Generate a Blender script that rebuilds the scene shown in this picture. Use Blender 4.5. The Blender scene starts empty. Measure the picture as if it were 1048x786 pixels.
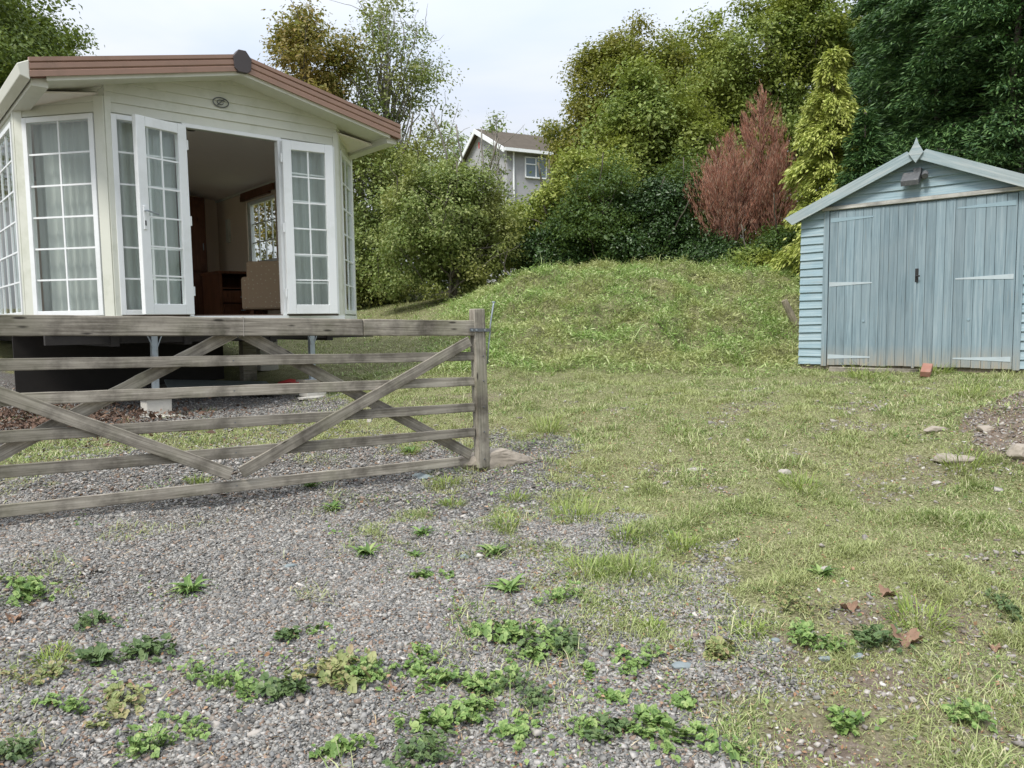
import bpy, math, random
import numpy as np
from mathutils import Matrix, Vector
random.seed(7); rng = np.random.default_rng(11)
S = bpy.context.scene; C = S.collection
R = math.radians
# ------------------------------------------------------------------ camera
FPX = 787.0; PITCH = R(3.0); ROLL = R(0.8); EYE = np.array([0, 0, 1.5])
fw = np.array([0, math.cos(PITCH), -math.sin(PITCH)]); r0 = np.array([1., 0, 0]); u0 = np.cross(r0, fw)
rt = r0*math.cos(ROLL) - u0*math.sin(ROLL); upv = u0*math.cos(ROLL) + r0*math.sin(ROLL)
cd = bpy.data.cameras.new('camera'); cam = bpy.data.objects.new('camera', cd); C.objects.link(cam)
m = Matrix.Identity(4)
for i in range(3):
    m[i][0] = rt[i]; m[i][1] = upv[i]; m[i][2] = -fw[i]; m[i][3] = EYE[i]
cam.matrix_world = m
cd.sensor_width = 36; cd.lens = 36*FPX/1048; cd.clip_start = 0.05; cd.clip_end = 2000
S.camera = cam

# ------------------------------------------------------------------ terrain
CP = np.array([(0,0,0),(-3,0,.12),(3,0,.02),(-6,3,.5),(5,3,.35),(0,2.3,.2),(-1.5,2.3,.26),(1.5,2.3,.2),
 (-.26,5.88,.53),(-2.8,4.13,.56),(-4.5,3,.58),(-3.8,8.0,.76),(-2.42,9.2,.83),(-6,7.5,.8),(-1.2,8.5,.88),
 (1,9,1.0),(2.5,7,.84),(3.98,9.7,1.13),(5.5,8.3,1.10),(4.2,6,.82),(-5,12,1.15),(-2,12,1.35),(-1.7,14,1.85),
 (-3,19,2.55),(-8,16,2.0),(-12,12,1.5),(-.2,9.6,1.1),(1.5,10.2,1.16),(4,10.8,1.27),(.55,13.8,2.6),(2,14.4,2.82),
 (4,14.4,2.78),(5.6,14.2,2.6),(-.8,13.5,2.1),(-1.6,13.2,1.75),(.2,11.4,1.62),(1.6,12.0,1.9),(4.2,12.4,1.95),(2,18,3.0),(5,18,3.1),(8,16,2.9),(8.5,11,1.6),(8,7,1.2),
 (0,30,3.8),(-12,30,3.2),(15,30,4.2),(0,60,6),(-45,60,5),(45,60,6),(-30,10,2.0),(30,10,2.5),(-30,-30,-1),(30,-30,-1),(0,-30,-1.5)], float)
def _U(r2): return np.where(r2 > 1e-12, r2*np.log(np.maximum(r2, 1e-12)), 0)
n = len(CP); K = _U(((CP[:, None, :2]-CP[None, :, :2])**2).sum(2)) + 0.05*np.eye(n)
P = np.c_[np.ones(n), CP[:, :2]]
A = np.block([[K, P], [P.T, np.zeros((3, 3))]]); W = np.linalg.solve(A, np.r_[CP[:, 2], 0, 0, 0])
_k = [(rng.uniform(0, 2*np.pi), rng.uniform(0, 2*np.pi), f, 1/f) for f in np.geomspace(0.9, 16, 26)]
def noise2(x, y, f=1.0, seed=0):
    s = 0; rr = np.random.default_rng(seed)
    for i in range(14):
        a, p = rr.uniform(0, 2*np.pi, 2); fr = f*rr.uniform(.6, 2.6)
        s = s + np.sin(fr*(x*np.cos(a)+y*np.sin(a)) + p + 1.3*np.sin(.7*fr*(y*np.cos(a)-x*np.sin(a))+p*3))
    return s/math.sqrt(7)      # about unit variance
def sstep(a, b, x): t = np.clip((x-a)/(b-a), 0, 1); return t*t*(3-2*t)
def gh(x, y):
    x = np.atleast_1d(np.asarray(x, float)); y = np.atleast_1d(np.asarray(y, float))
    cx = np.clip(x, -50, 50); cy = np.clip(y, -30, 62)
    z = np.zeros_like(x)
    for s in range(0, len(x), 20000):
        q = slice(s, s+20000)
        d2 = (cx[q, None]-CP[None, :, 0])**2 + (cy[q, None]-CP[None, :, 1])**2
        z[q] = _U(d2) @ W[:n] + W[n] + W[n+1]*cx[q] + W[n+2]*cy[q]
    mound = sstep(9.5, 11.5, y)*sstep(-1.5, .5, x)*(1-sstep(7, 9, x))*(1-sstep(16, 18, y))
    z += noise2(x, y, 2.5, 3)*(.012+.045*mound) + noise2(x, y, 9, 4)*(.005+.035*mound)
    z += .4*np.exp(-(((x-4.15)/.7)**2 + ((y-5.55)/.75)**2))            # soil heap at the right
    return z
def ghs(x, y): return float(gh([x], [y])[0])
def ground_at(px, py):
    d = fw + rt*(px-524)/FPX - upv*(py-393)/FPX; d = d/d[1]
    t = np.arange(1.2, 60, .02); p = EYE + t[:, None]*d
    h = gh(p[:, 0], p[:, 1]); k = np.argmax(p[:, 2] < h)
    return p[k, 0], p[k, 1], float(h[k])
def at(px, py, Y):
    d = fw + rt*(px-524)/FPX - upv*(py-393)/FPX
    return EYE + d*Y/d[1]

# ------------------------------------------------------------------ mesh helpers
def link(o, parent=None):
    C.objects.link(o)
    if parent: o.parent = parent
    return o
def np_mesh(name, V, F, mat, parent=None, smooth=False):
    """V (n,3); F list of (m,k) int arrays"""
    me = bpy.data.meshes.new(name)
    if not isinstance(F, list): F = [F]
    F = [f for f in F if len(f)]
    me.vertices.add(len(V)); me.vertices.foreach_set('co', np.ascontiguousarray(V, np.float32).ravel())
    li = np.concatenate([f.ravel() for f in F]).astype(np.int32)
    lt = np.concatenate([np.full(len(f), f.shape[1], np.int32) for f in F])
    ls = np.r_[0, np.cumsum(lt)[:-1]].astype(np.int32)
    me.loops.add(len(li)); me.loops.foreach_set('vertex_index', li)
    me.polygons.add(len(lt)); me.polygons.foreach_set('loop_start', ls); me.polygons.foreach_set('loop_total', lt)
    if smooth: me.polygons.foreach_set('use_smooth', np.ones(len(lt), bool))
    me.update(calc_edges=True); me.validate()
    if mat: me.materials.append(mat)
    return link(bpy.data.objects.new(name, me), parent)
class MB:
    def __init__(s): s.v = []; s.f = []; s.M = Matrix.Identity(4)
    def add(s, vs, fs):
        b = len(s.v); s.v += [tuple(s.M @ Vector(v)) for v in vs]; s.f += [tuple(b+i for i in f) for f in fs]; return s
    def box(s, x0, x1, y0, y1, z0, z1):
        return s.add([(x0,y0,z0),(x1,y0,z0),(x1,y1,z0),(x0,y1,z0),(x0,y0,z1),(x1,y0,z1),(x1,y1,z1),(x0,y1,z1)],
                     [(0,3,2,1),(4,5,6,7),(0,1,5,4),(1,2,6,5),(2,3,7,6),(3,0,4,7)])
    def prism(s, pts, y0, y1):
        """pts = (x,z) outline, extruded along y"""
        k = len(pts); vs = [(x, y0, z) for x, z in pts] + [(x, y1, z) for x, z in pts]
        return s.add(vs, [tuple(range(k)), tuple(range(2*k-1, k-1, -1))] + [(i, i+k, (i+1) % k+k, (i+1) % k) for i in range(k)])
    def prismx(s, pts, x0, x1):
        """pts = (y,z)"""
        k = len(pts); vs = [(x0, y, z) for y, z in pts] + [(x1, y, z) for y, z in pts]
        return s.add(vs, [tuple(range(k)), tuple(range(2*k-1, k-1, -1))] + [(i, i+k, (i+1) % k+k, (i+1) % k) for i in range(k)])
    def tube(s, pts, rad, k=8):
        pts = [Vector(p) for p in pts]; rad = rad if hasattr(rad, '__len__') else [rad]*len(pts); vs = []; fs = []
        ref = Vector((.31, .17, .93)).normalized()
        for i, p in enumerate(pts):
            t = (pts[min(i+1, len(pts)-1)]-pts[max(i-1, 0)]).normalized()
            a = t.cross(ref); a = a.normalized() if a.length > 1e-3 else t.orthogonal().normalized(); b = t.cross(a)
            for j in range(k):
                th = 2*math.pi*j/k; vs.append(tuple(p+(a*math.cos(th)+b*math.sin(th))*rad[i]))
        for i in range(len(pts)-1):
            for j in range(k): fs.append((i*k+j, i*k+(j+1) % k, (i+1)*k+(j+1) % k, (i+1)*k+j))
        fs.append(tuple(range(k-1, -1, -1))); fs.append(tuple(range((len(pts)-1)*k, len(pts)*k)))
        return s.add(vs, fs)
    def build(s, name, mat, parent=None, bevel=0, smooth=False):
        me = bpy.data.meshes.new(name); me.from_pydata(s.v, [], s.f); me.update()
        if mat: me.materials.append(mat)
        o = link(bpy.data.objects.new(name, me), parent)
        import bmesh
        bm = bmesh.new(); bm.from_mesh(me); bmesh.ops.recalc_face_normals(bm, faces=bm.faces); bm.to_mesh(me); bm.free()
        if smooth:
            for p in me.polygons: p.use_smooth = True
        if bevel:
            b = o.modifiers.new('bevel', 'BEVEL'); b.width = bevel; b.segments = 2; b.limit_method = 'ANGLE'
        return o
def tag(o, label=None, cat=None, group=None, kind=None):
    if label: o['label'] = label
    if cat: o['category'] = cat
    if group: o['group'] = group
    if kind: o['kind'] = kind
    return o
def empty(name, loc, label, cat, group=None, rz=0, parent=None):
    o = bpy.data.objects.new(name, None); o.empty_display_size = .1; C.objects.link(o)
    o.location = loc; o.rotation_euler = (0, 0, rz)
    return tag(o, label, cat, group)

# ------------------------------------------------------------------ materials
def new_mat(name):
    mt = bpy.data.materials.new(name); mt.use_nodes = True; nt = mt.node_tree
    for nd in list(nt.nodes): nt.nodes.remove(nd)
    out = nt.nodes.new('ShaderNodeOutputMaterial'); return mt, nt, out
def N(nt, t, **kw):
    nd = nt.nodes.new(t)
    for k, v in kw.items():
        if k in nd.inputs: nd.inputs[k].default_value = v
        else: setattr(nd, k, v)
    return nd
def ramp(nt, fac, stops, interp='LINEAR'):
    r = nt.nodes.new('ShaderNodeValToRGB'); r.color_ramp.interpolation = interp
    e = r.color_ramp.elements
    while len(e) < len(stops): e.new(.5)
    for el, (p, c) in zip(e, stops):
        el.position = p; el.color = (c[0], c[1], c[2], 1) if hasattr(c, '__len__') else (c, c, c, 1)
    nt.links.new(fac, r.inputs[0]); return r.outputs[0]
def mixc(nt, fac, a, b, mode='MIX'):
    mx = nt.nodes.new('ShaderNodeMix'); mx.data_type = 'RGBA'; mx.blend_type = mode
    for ix, v in ((0, fac), (6, a), (7, b)):
        sock = mx.inputs[ix]
        if isinstance(v, bpy.types.NodeSocket): nt.links.new(v, sock)
        elif hasattr(v, '__len__'): sock.default_value = (v[0], v[1], v[2], 1)
        else: sock.default_value = v if ix == 0 else (v, v, v, 1)
    return mx.outputs[2]
def coords(nt, kind='Object', scale=(1, 1, 1)):
    tc = nt.nodes.new('ShaderNodeTexCoord'); mp = nt.nodes.new('ShaderNodeMapping'); mp.inputs['Scale'].default_value = scale
    nt.links.new(tc.outputs[kind], mp.inputs[0]); return mp.outputs[0]
def noise(nt, vec, scale, detail=5, rough=.55, dist=0):
    nd = N(nt, 'ShaderNodeTexNoise'); nd.inputs['Scale'].default_value = scale; nd.inputs['Detail'].default_value = detail
    nd.inputs['Roughness'].default_value = rough; nd.inputs['Distortion'].default_value = dist
    nt.links.new(vec, nd.inputs['Vector']); return nd.outputs['Fac']
def finish(nt, out, col, rough=.6, bump=None, bstr=.3, bdist=.01, metallic=0, spec=.4):
    b = nt.nodes.new('ShaderNodeBsdfPrincipled')
    if isinstance(col, bpy.types.NodeSocket): nt.links.new(col, b.inputs['Base Color'])
    else: b.inputs['Base Color'].default_value = (*col, 1)
    if isinstance(rough, bpy.types.NodeSocket): nt.links.new(rough, b.inputs['Roughness'])
    else: b.inputs['Roughness'].default_value = rough
    b.inputs['Metallic'].default_value = metallic; b.inputs['Specular IOR Level'].default_value = spec
    if bump is not None:
        bp = nt.nodes.new('ShaderNodeBump'); bp.inputs['Strength'].default_value = bstr; bp.inputs['Distance'].default_value = bdist
        nt.links.new(bump, bp.inputs['Height']); nt.links.new(bp.outputs[0], b.inputs['Normal'])
    nt.links.new(b.outputs[0], out.inputs[0]); return b
def m_plain(name, col, rough=.6, var=.15, scale=6, metallic=0, dirt=None, spec=.4, bstr=.15, bscale=60):
    mt, nt, out = new_mat(name); v = coords(nt)
    c = mixc(nt, noise(nt, v, scale, 6, .6), tuple(x*(1-var) for x in col), tuple(min(1, x*(1+var)) for x in col))
    if dirt:
        d = ramp(nt, noise(nt, v, scale*.6, 8, .7), [(.52, 0), (.75, 1)])
        c = mixc(nt, d, c, dirt)
    finish(nt, out, c, rough, noise(nt, v, bscale, 4), bstr, .004, metallic, spec); return mt
def m_wood(name, dark, mid, light, moss=None, axis=0, gs=1.0, rough=.85, streak=.5):
    mt, nt, out = new_mat(name)
    sc = [26*gs]*3; sc[axis] = 1.1*gs; v = coords(nt, 'Object', tuple(sc))
    g = noise(nt, v, 1.6, 8, .62, .8)
    sc2 = [90*gs]*3; sc2[axis] = 2.5*gs; g2 = noise(nt, coords(nt, 'Object', tuple(sc2)), 1.0, 4, .6)
    c = ramp(nt, g, [(.28, dark), (.5, mid), (.72, light)])
    c = mixc(nt, streak, c, ramp(nt, g2, [(.3, tuple(x*.5 for x in mid)), (.6, light)]), 'MIX')
    oi = N(nt, 'ShaderNodeObjectInfo')
    big = noise(nt, coords(nt, 'Object', (1, 1, 1)), 3.2, 6, .65)
    c = mixc(nt, ramp(nt, big, [(.46, 0), (.68, .8)]), c, tuple(x*.75 for x in dark))
    if moss: c = mixc(nt, ramp(nt, noise(nt, coords(nt), 2.3, 6, .6), [(.5, 0), (.7, .45)]), c, moss)
    vo = N(nt, 'ShaderNodeTexVoronoi'); sk = [14]*3; sk[axis] = 3.2
    nt.links.new(coords(nt, 'Object', tuple(sk)), vo.inputs['Vector']); vo.inputs['Scale'].default_value = 1.0
    c = mixc(nt, ramp(nt, vo.outputs['Distance'], [(.07, .85), (.13, 0)]), c, tuple(x*.35 for x in dark))
    br = N(nt, 'ShaderNodeHueSaturation'); nt.links.new(c, br.inputs['Color'])
    mr = N(nt, 'ShaderNodeMapRange'); nt.links.new(oi.outputs['Random'], mr.inputs[0]); mr.inputs[3].default_value = .82; mr.inputs[4].default_value = 1.18
    nt.links.new(mr.outputs[0], br.inputs['Value'])
    mixb = mixc(nt, .5, g, g2)
    finish(nt, out, br.outputs[0], rough, mixb, .6, .006, 0, .25); return mt
def m_leaf(name, cols, trans=.3, rough=.5, patch=None, pscale=.6, sat=1.12, val=1.2):
    mt, nt, out = new_mat(name)
    g = N(nt, 'ShaderNodeNewGeometry'); k = len(cols)
    c = ramp(nt, g.outputs['Random Per Island'], [(i/(k-1), cc) for i, cc in enumerate(cols)])
    if patch:
        v = coords(nt, 'Object'); c = mixc(nt, ramp(nt, noise(nt, v, pscale, 3, .5), [(.45, 0), (.62, .8)]), c, patch)
    hs_ = N(nt, 'ShaderNodeHueSaturation', Saturation=sat, Value=val); nt.links.new(c, hs_.inputs['Color']); c = hs_.outputs[0]
    b = N(nt, 'ShaderNodeBsdfPrincipled', Roughness=rough); nt.links.new(c, b.inputs['Base Color']); b.inputs['Specular IOR Level'].default_value = .35
    t = N(nt, 'ShaderNodeBsdfTranslucent'); nt.links.new(mixc(nt, .35, c, (.35, .42, .06), 'MIX') if trans > .15 else c, t.inputs['Color'])
    mx = N(nt, 'ShaderNodeMixShader'); mx.inputs[0].default_value = trans
    nt.links.new(b.outputs[0], mx.inputs[1]); nt.links.new(t.outputs[0], mx.inputs[2]); nt.links.new(mx.outputs[0], out.inputs[0]); return mt
def m_glass(name, tint=(.95, .98, .96)):
    mt, nt, out = new_mat(name)
    gl = N(nt, 'ShaderNodeBsdfGlossy', Roughness=.02); gl.inputs['Color'].default_value = (.9, .95, .95, 1)
    tr = N(nt, 'ShaderNodeBsdfTransparent'); tr.inputs['Color'].default_value = (*tint, 1)
    fr = N(nt, 'ShaderNodeLayerWeight', Blend=.12); mx = N(nt, 'ShaderNodeMixShader')
    ad = N(nt, 'ShaderNodeMath', operation='ADD'); ad.inputs[1].default_value = .07; fr.inputs[0].default_value = .5; pw = N(nt, 'ShaderNodeMath', operation='POWER'); pw.inputs[1].default_value = 4.5; nt.links.new(fr.outputs['Facing'], pw.inputs[0]); pm = N(nt, 'ShaderNodeMath', operation='MULTIPLY'); pm.inputs[1].default_value = .55; nt.links.new(pw.outputs[0], pm.inputs[0]); nt.links.new(pm.outputs[0], ad.inputs[0])
    v = coords(nt); bp = N(nt, 'ShaderNodeBump'); bp.inputs['Strength'].default_value = .15; bp.inputs['Distance'].default_value = .01
    nt.links.new(noise(nt, v, 2.5, 2), bp.inputs['Height']); nt.links.new(bp.outputs[0], gl.inputs['Normal'])
    nt.links.new(ad.outputs[0], mx.inputs[0]); nt.links.new(tr.outputs[0], mx.inputs[1]); nt.links.new(gl.outputs[0], mx.inputs[2])
    nt.links.new(mx.outputs[0], out.inputs[0]); return mt

M = {}
M['gate'] = m_wood('weathered_timber', (.055, .047, .036), (.22, .195, .158), (.45, .415, .35), moss=(.11, .115, .06))
M['stump'] = m_wood('grey_timber', (.1, .085, .06), (.22, .19, .14), (.35, .3, .23), axis=2)
M['galv'] = m_plain('galvanised_steel', (.33, .37, .4), .45, .2, 20, metallic=.6, dirt=(.2, .19, .17))
M['strap'] = m_plain('dull_steel', (.14, .15, .16), .5, .2, 20, metallic=.5)
M['cream'] = m_plain('cream_cladding', (.62, .63, .55), .5, .05, 2.5, dirt=(.44, .46, .36), bstr=.05)
M['soffit'] = m_plain('pale_soffit', (.62, .62, .54), .5, .05, 2, dirt=(.5, .5, .4), bstr=.03)
M['upvc'] = m_plain('white_upvc', (.78, .8, .8), .32, .03, 3, dirt=(.66, .68, .66), bstr=.02, spec=.5)
M['brown'] = m_plain('brown_verge_metal', (.28, .175, .13), .55, .12, 5, dirt=(.2, .135, .1), bstr=.06)
M['darkmetal'] = m_plain('dark_cap', (.06, .05, .05), .5, .1)
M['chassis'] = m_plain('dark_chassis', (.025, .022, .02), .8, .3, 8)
M['rubber'] = m_plain('tyre_rubber', (.02, .02, .02), .8, .2)
M['roof'] = m_plain('roof_sheet', (.2, .1, .08), .6, .15)
M['concrete'] = m_plain('pale_concrete', (.5, .48, .43), .9, .15, 9, dirt=(.33, .31, .26), bstr=.5)
M['interior'] = m_plain('beige_inner_wall', (.72, .6, .48), .7, .05)
M['ceiling'] = m_plain('pale_ceiling', (.8, .75, .7), .8, .04)
M['carpet'] = m_plain('dark_carpet', (.12, .08, .06), .95, .2, 40)
M['cab'] = m_wood('cabinet_wood', (.09, .035, .018), (.15, .06, .03), (.2, .085, .045), axis=2, rough=.45, streak=.2)
M['red'] = m_plain('red_plastic', (.5, .06, .05), .5, .1)
M['brick'] = m_plain('worn_brick', (.3, .15, .11), .9, .2, 14, dirt=(.3, .2, .16), bstr=.6)
M['black'] = m_plain('black_iron', (.02, .02, .02), .5, .2)
M['lampgrey'] = m_plain('weathered_lamp_housing', (.09, .095, .1), .6, .4, 30, dirt=(.2, .2, .2))
M['render'] = m_plain('grey_pebbledash', (.36, .36, .37), .95, .08, 2, dirt=(.28, .28, .28), bstr=.5, bscale=12)
M['tiles'] = m_plain('brown_roof_tiles', (.1, .085, .068), .95, .35, 3, spec=.1)
M['glass'] = m_glass('window_glass')
M['hglass'] = m_plain('far_window_glass', (.1, .14, .16), .08, .1, spec=.8)
M['bark'] = m_wood('tree_bark', (.05, .042, .032), (.11, .095, .075), (.19, .17, .14), axis=2, gs=.35, moss=(.07, .09, .03))
M['bark_pale'] = m_wood('pale_bark', (.12, .11, .09), (.25, .23, .2), (.4, .38, .34), axis=2, gs=.35)
M['bark_red'] = m_wood('red_bark', (.08, .04, .03), (.14, .07, .05), (.22, .12, .09), axis=2, gs=.35)
# net curtain
mt, nt, out = new_mat('net_curtain'); v = coords(nt, 'Object', (14, 14, 1))
cc = mixc(nt, noise(nt, v, 2, 4), (.52, .56, .54), (.72, .76, .73)); b = finish(nt, out, cc, .9)
tl = N(nt, 'ShaderNodeBsdfTranslucent'); nt.links.new(cc, tl.inputs[0]); mx = N(nt, 'ShaderNodeMixShader'); mx.inputs[0].default_value = .4
nt.links.new(b.outputs[0], mx.inputs[1]); nt.links.new(tl.outputs[0], mx.inputs[2]); nt.links.new(mx.outputs[0], out.inputs[0]); M['net'] = mt
# patterned upholstery
mt, nt, out = new_mat('patterned_upholstery'); v = coords(nt, 'Object', (11, 11, 11)); vo = N(nt, 'ShaderNodeTexVoronoi'); nt.links.new(v, vo.inputs['Vector'])
vo.inputs['Scale'].default_value = 1.4; vo.inputs['Randomness'].default_value = .5
cc = mixc(nt, ramp(nt, vo.outputs['Distance'], [(.12, 1), (.2, 0)]), (.72, .52, .36), (.88, .78, .62)); finish(nt, out, cc, .95); M['fabric'] = mt
# shed paint: pale blue worn off, streaks along an axis
def m_shed(name, axis, base=(.25, .36, .41), pale=(.40, .49, .52), worn=(.33, .30, .24), wornamt=.5, foot=False, pitch=None):
    mt, nt, out = new_mat(name); sc = [22]*3; sc[axis] = .9; v = coords(nt, 'Object', tuple(sc))
    g = noise(nt, v, 1.8, 8, .65, .5); big = noise(nt, coords(nt), 1.6, 4, .6)
    c = ramp(nt, g, [(.3, tuple(x*.68 for x in base)), (.5, base), (.68, pale)])
    c = mixc(nt, ramp(nt, big, [(.4, 0), (.65, .5)]), c, tuple(x*.85 for x in pale))
    sc2 = [60]*3; sc2[axis] = 2; g2 = noise(nt, coords(nt, 'Object', tuple(sc2)), 1, 5, .7)
    c = mixc(nt, ramp(nt, g2, [(.6, 0), (.68, wornamt)]), c, worn)
    if pitch:
        sx = N(nt, 'ShaderNodeSeparateXYZ'); nt.links.new(coords(nt), sx.inputs[0])
        fl = N(nt, 'ShaderNodeMath', operation='MULTIPLY'); fl.inputs[1].default_value = 1/pitch; nt.links.new(sx.outputs[0], fl.inputs[0])
        f2 = N(nt, 'ShaderNodeMath', operation='FLOOR'); nt.links.new(fl.outputs[0], f2.inputs[0])
        wn = N(nt, 'ShaderNodeTexWhiteNoise', noise_dimensions='1D'); nt.links.new(f2.outputs[0], wn.inputs['W'])
        c = mixc(nt, 1.0, c, ramp(nt, wn.outputs['Value'], [(0, .78), (1, 1.0)]), 'MULTIPLY')
    if foot:
        sx = N(nt, 'ShaderNodeSeparateXYZ'); nt.links.new(coords(nt), sx.inputs[0]); mr = N(nt, 'ShaderNodeMapRange')
        nt.links.new(sx.outputs[2], mr.inputs[0]); mr.inputs[1].default_value = .28; mr.inputs[2].default_value = .0
        mm = N(nt, 'ShaderNodeMath', operation='MULTIPLY'); nt.links.new(mr.outputs[0], mm.inputs[0])
        nt.links.new(ramp(nt, g, [(.35, .2), (.6, 1)]), mm.inputs[1]); c = mixc(nt, mm.outputs[0], c, (.33, .29, .22))
    finish(nt, out, c, .75, mixc(nt, .5, g, g2), .5, .004, 0, .3); return mt
M['shedH'] = m_shed('blue_board_paint', 0)
M['shedV'] = m_shed('blue_door_paint', 2, base=(.215, .295, .335), pale=(.32, .395, .43), foot=True, pitch=.098)
M['barge'] = m_shed('grey_blue_board_paint', 0, base=(.27, .345, .365), pale=(.42, .455, .45), worn=(.42, .37, .29), wornamt=.7)
M['hinge'] = m_plain('painted_hinge', (.42, .485, .51), .5, .12, 12, dirt=(.36, .4, .42))
M['hingeblue'] = m_plain('overpainted_hinge', (.25, .345, .39), .5, .12, 12)
M['lintel'] = m_wood('bare_lintel_timber', (.28, .28, .26), (.48, .48, .44), (.62, .6, .55), axis=0)
M['stone'] = m_plain('tan_stone', (.32, .28, .23), .9, .3, 10, dirt=(.2, .17, .14), bstr=.8, bscale=18)
M['slate'] = m_plain('blue_slate', (.2, .235, .24), .7, .2, 14, dirt=(.13, .15, .15), bstr=.4)
M['whitestone'] = m_plain('pale_stone', (.36, .33, .295), .85, .15, 20, bstr=.4)
M['deadleaf'] = m_leaf('dead_leaf', [(.14, .08, .05), (.24, .15, .095), (.36, .26, .18)], .08, .8)

M['darkleaf'] = m_leaf('brown_fallen_leaf', [(.07, .04, .028), (.13, .08, .055), (.2, .13, .09)], .08, .8, sat=1.0, val=1.0)
M['crisp'] = m_plain('crisp_dead_leaf', (.24, .15, .1), .8, .4, 40, dirt=(.12, .07, .05), bstr=.5)
# leaves
L = {}
L['oak'] = m_leaf('dark_oak_leaf', [(.06, .095, .025), (.1, .14, .035), (.15, .19, .055)])
L['brownish'] = m_leaf('turning_leaf', [(.12, .13, .04), (.19, .18, .06), (.27, .2, .08), (.14, .17, .05)], patch=(.2, .14, .05))
L['willow'] = m_leaf('grey_green_leaf', [(.13, .17, .07), (.2, .25, .12), (.28, .32, .18)])
L['apple'] = m_leaf('mid_shrub_leaf', [(.1, .14, .045), (.18, .23, .08), (.3, .33, .15)], patch=(.2, .2, .07))
L['hedge'] = m_leaf('deep_green_leaf', [(.035, .065, .018), (.06, .1, .028), (.1, .15, .045)])
L['syc'] = m_leaf('sycamore_leaf', [(.09, .12, .025), (.15, .18, .045), (.23, .24, .07)], patch=(.2, .18, .05))
L['ash'] = m_leaf('fresh_green_leaf', [(.1, .145, .04), (.16, .215, .065), (.26, .3, .11)], patch=(.2, .22, .05))
L['yellow'] = m_leaf('yellow_green_leaf', [(.15, .19, .05), (.25, .29, .08), (.36, .38, .14)], patch=(.13, .19, .05))
L['gold'] = m_leaf('golden_conifer_spray', [(.19, .24, .04), (.35, .4, .07), (.5, .52, .15)], sat=.95, val=1.15)
L['cypress'] = m_leaf('blue_green_conifer', [(.02, .045, .018), (.045, .09, .035), (.08, .14, .05), (.12, .19, .075)], trans=.12)
L['holly'] = m_leaf('glossy_dark_leaf', [(.02, .04, .014), (.035, .065, .02), (.06, .1, .035)], trans=.1, rough=.35)
L['dead'] = m_leaf('dead_conifer_spray', [(.12, .055, .04), (.25, .12, .085), (.33, .18, .135), (.31, .24, .19)], trans=.1, rough=.9)
L['weed'] = m_leaf('weed_leaf', [(.06, .11, .03), (.11, .18, .05), (.17, .25, .08), (.25, .31, .12)], trans=.15, sat=1.05, val=1.2)
L['weed_dark'] = m_leaf('dark_weed_leaf', [(.05, .09, .03), (.085, .14, .045), (.14, .19, .07)], trans=.12, sat=1.0, val=1.0)
L['weed_pale'] = m_leaf('pale_weed_leaf', [(.12, .16, .05), (.2, .24, .08), (.3, .31, .13), (.3, .22, .12)], trans=.15, sat=1.0, val=1.0)
L['grassy'] = m_leaf('tuft_blade', [(.11, .16, .04), (.19, .25, .07), (.32, .36, .14)], trans=.2)
L['grass'] = m_leaf('lawn_blade', [(.08, .125, .04), (.15, .205, .07), (.25, .29, .13), (.31, .34, .17), (.46, .42, .3)], trans=.2, patch=(.27, .29, .14), pscale=.9, val=1.3)
L['clip'] = m_leaf('cut_foliage', [(.09, .16, .045), (.19, .29, .09), (.33, .41, .17), (.5, .54, .32)], trans=.2, patch=(.34, .34, .17), pscale=1.2)
L['straw'] = m_leaf('dry_straw', [(.25, .17, .1), (.42, .33, .2), (.58, .5, .34)], trans=.1, rough=.8)

# ------------------------------------------------------------------ ground zones
def poly_world(pts): return np.array([ground_at(*p)[:2] for p in pts])
GRAV = poly_world([(770,784),(752,700),(735,640),(700,592),(650,560),(612,530),(590,500),(575,470),(548,446),(500,446),(440,452),(395,440),(345,418),(322,400),(250,392)])
GRAV = np.vstack([[[1.3, .3]], GRAV, [[-5, 11], [-12, 12], [-12, -3], [1.3, -3]]])
STRIP = poly_world([(-60,506),(-60,472),(60,448),(150,438),(240,434),(330,426),(400,424),(484,424),(484,452),(400,455),(300,455),(240,462),(150,464),(90,474),(20,500)])
PATCH = poly_world([(425,496),(540,486),(640,560),(720,640),(690,668),(570,640),(470,600),(420,540)])
def sdist(px, py, poly):
    """signed distance, positive inside"""
    x = np.atleast_1d(px); y = np.atleast_1d(py); d = np.full(x.shape, 1e9); ins = np.zeros(x.shape, bool); k = len(poly)
    for i in range(k):
        ax, ay = poly[i]; bx, by = poly[(i+1) % k]; ex, ey = bx-ax, by-ay
        t = np.clip(((x-ax)*ex+(y-ay)*ey)/(ex*ex+ey*ey+1e-12), 0, 1)
        d = np.minimum(d, np.hypot(x-ax-t*ex, y-ay-t*ey))
        c = ((ay > y) != (by > y)) & (x < (bx-ax)*(y-ay)/(by-ay+1e-12)+ax); ins ^= c
    return np.where(ins, d, -d)
def gravelness(x, y):
    nz = noise2(x, y, 3.2, 21)*.16 + noise2(x, y, 9, 22)*.1
    g = sstep(-.34, .38, sdist(x, y, GRAV)+nz)
    s = sstep(-.05, .22, sdist(x, y, STRIP)+nz*.8)
    p = sstep(-.1, .25, sdist(x, y, PATCH)+nz)*sstep(-.1, .9, noise2(x, y, 5.5, 23))
    return g*(1-.8*s)*(1-.7*p)
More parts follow.
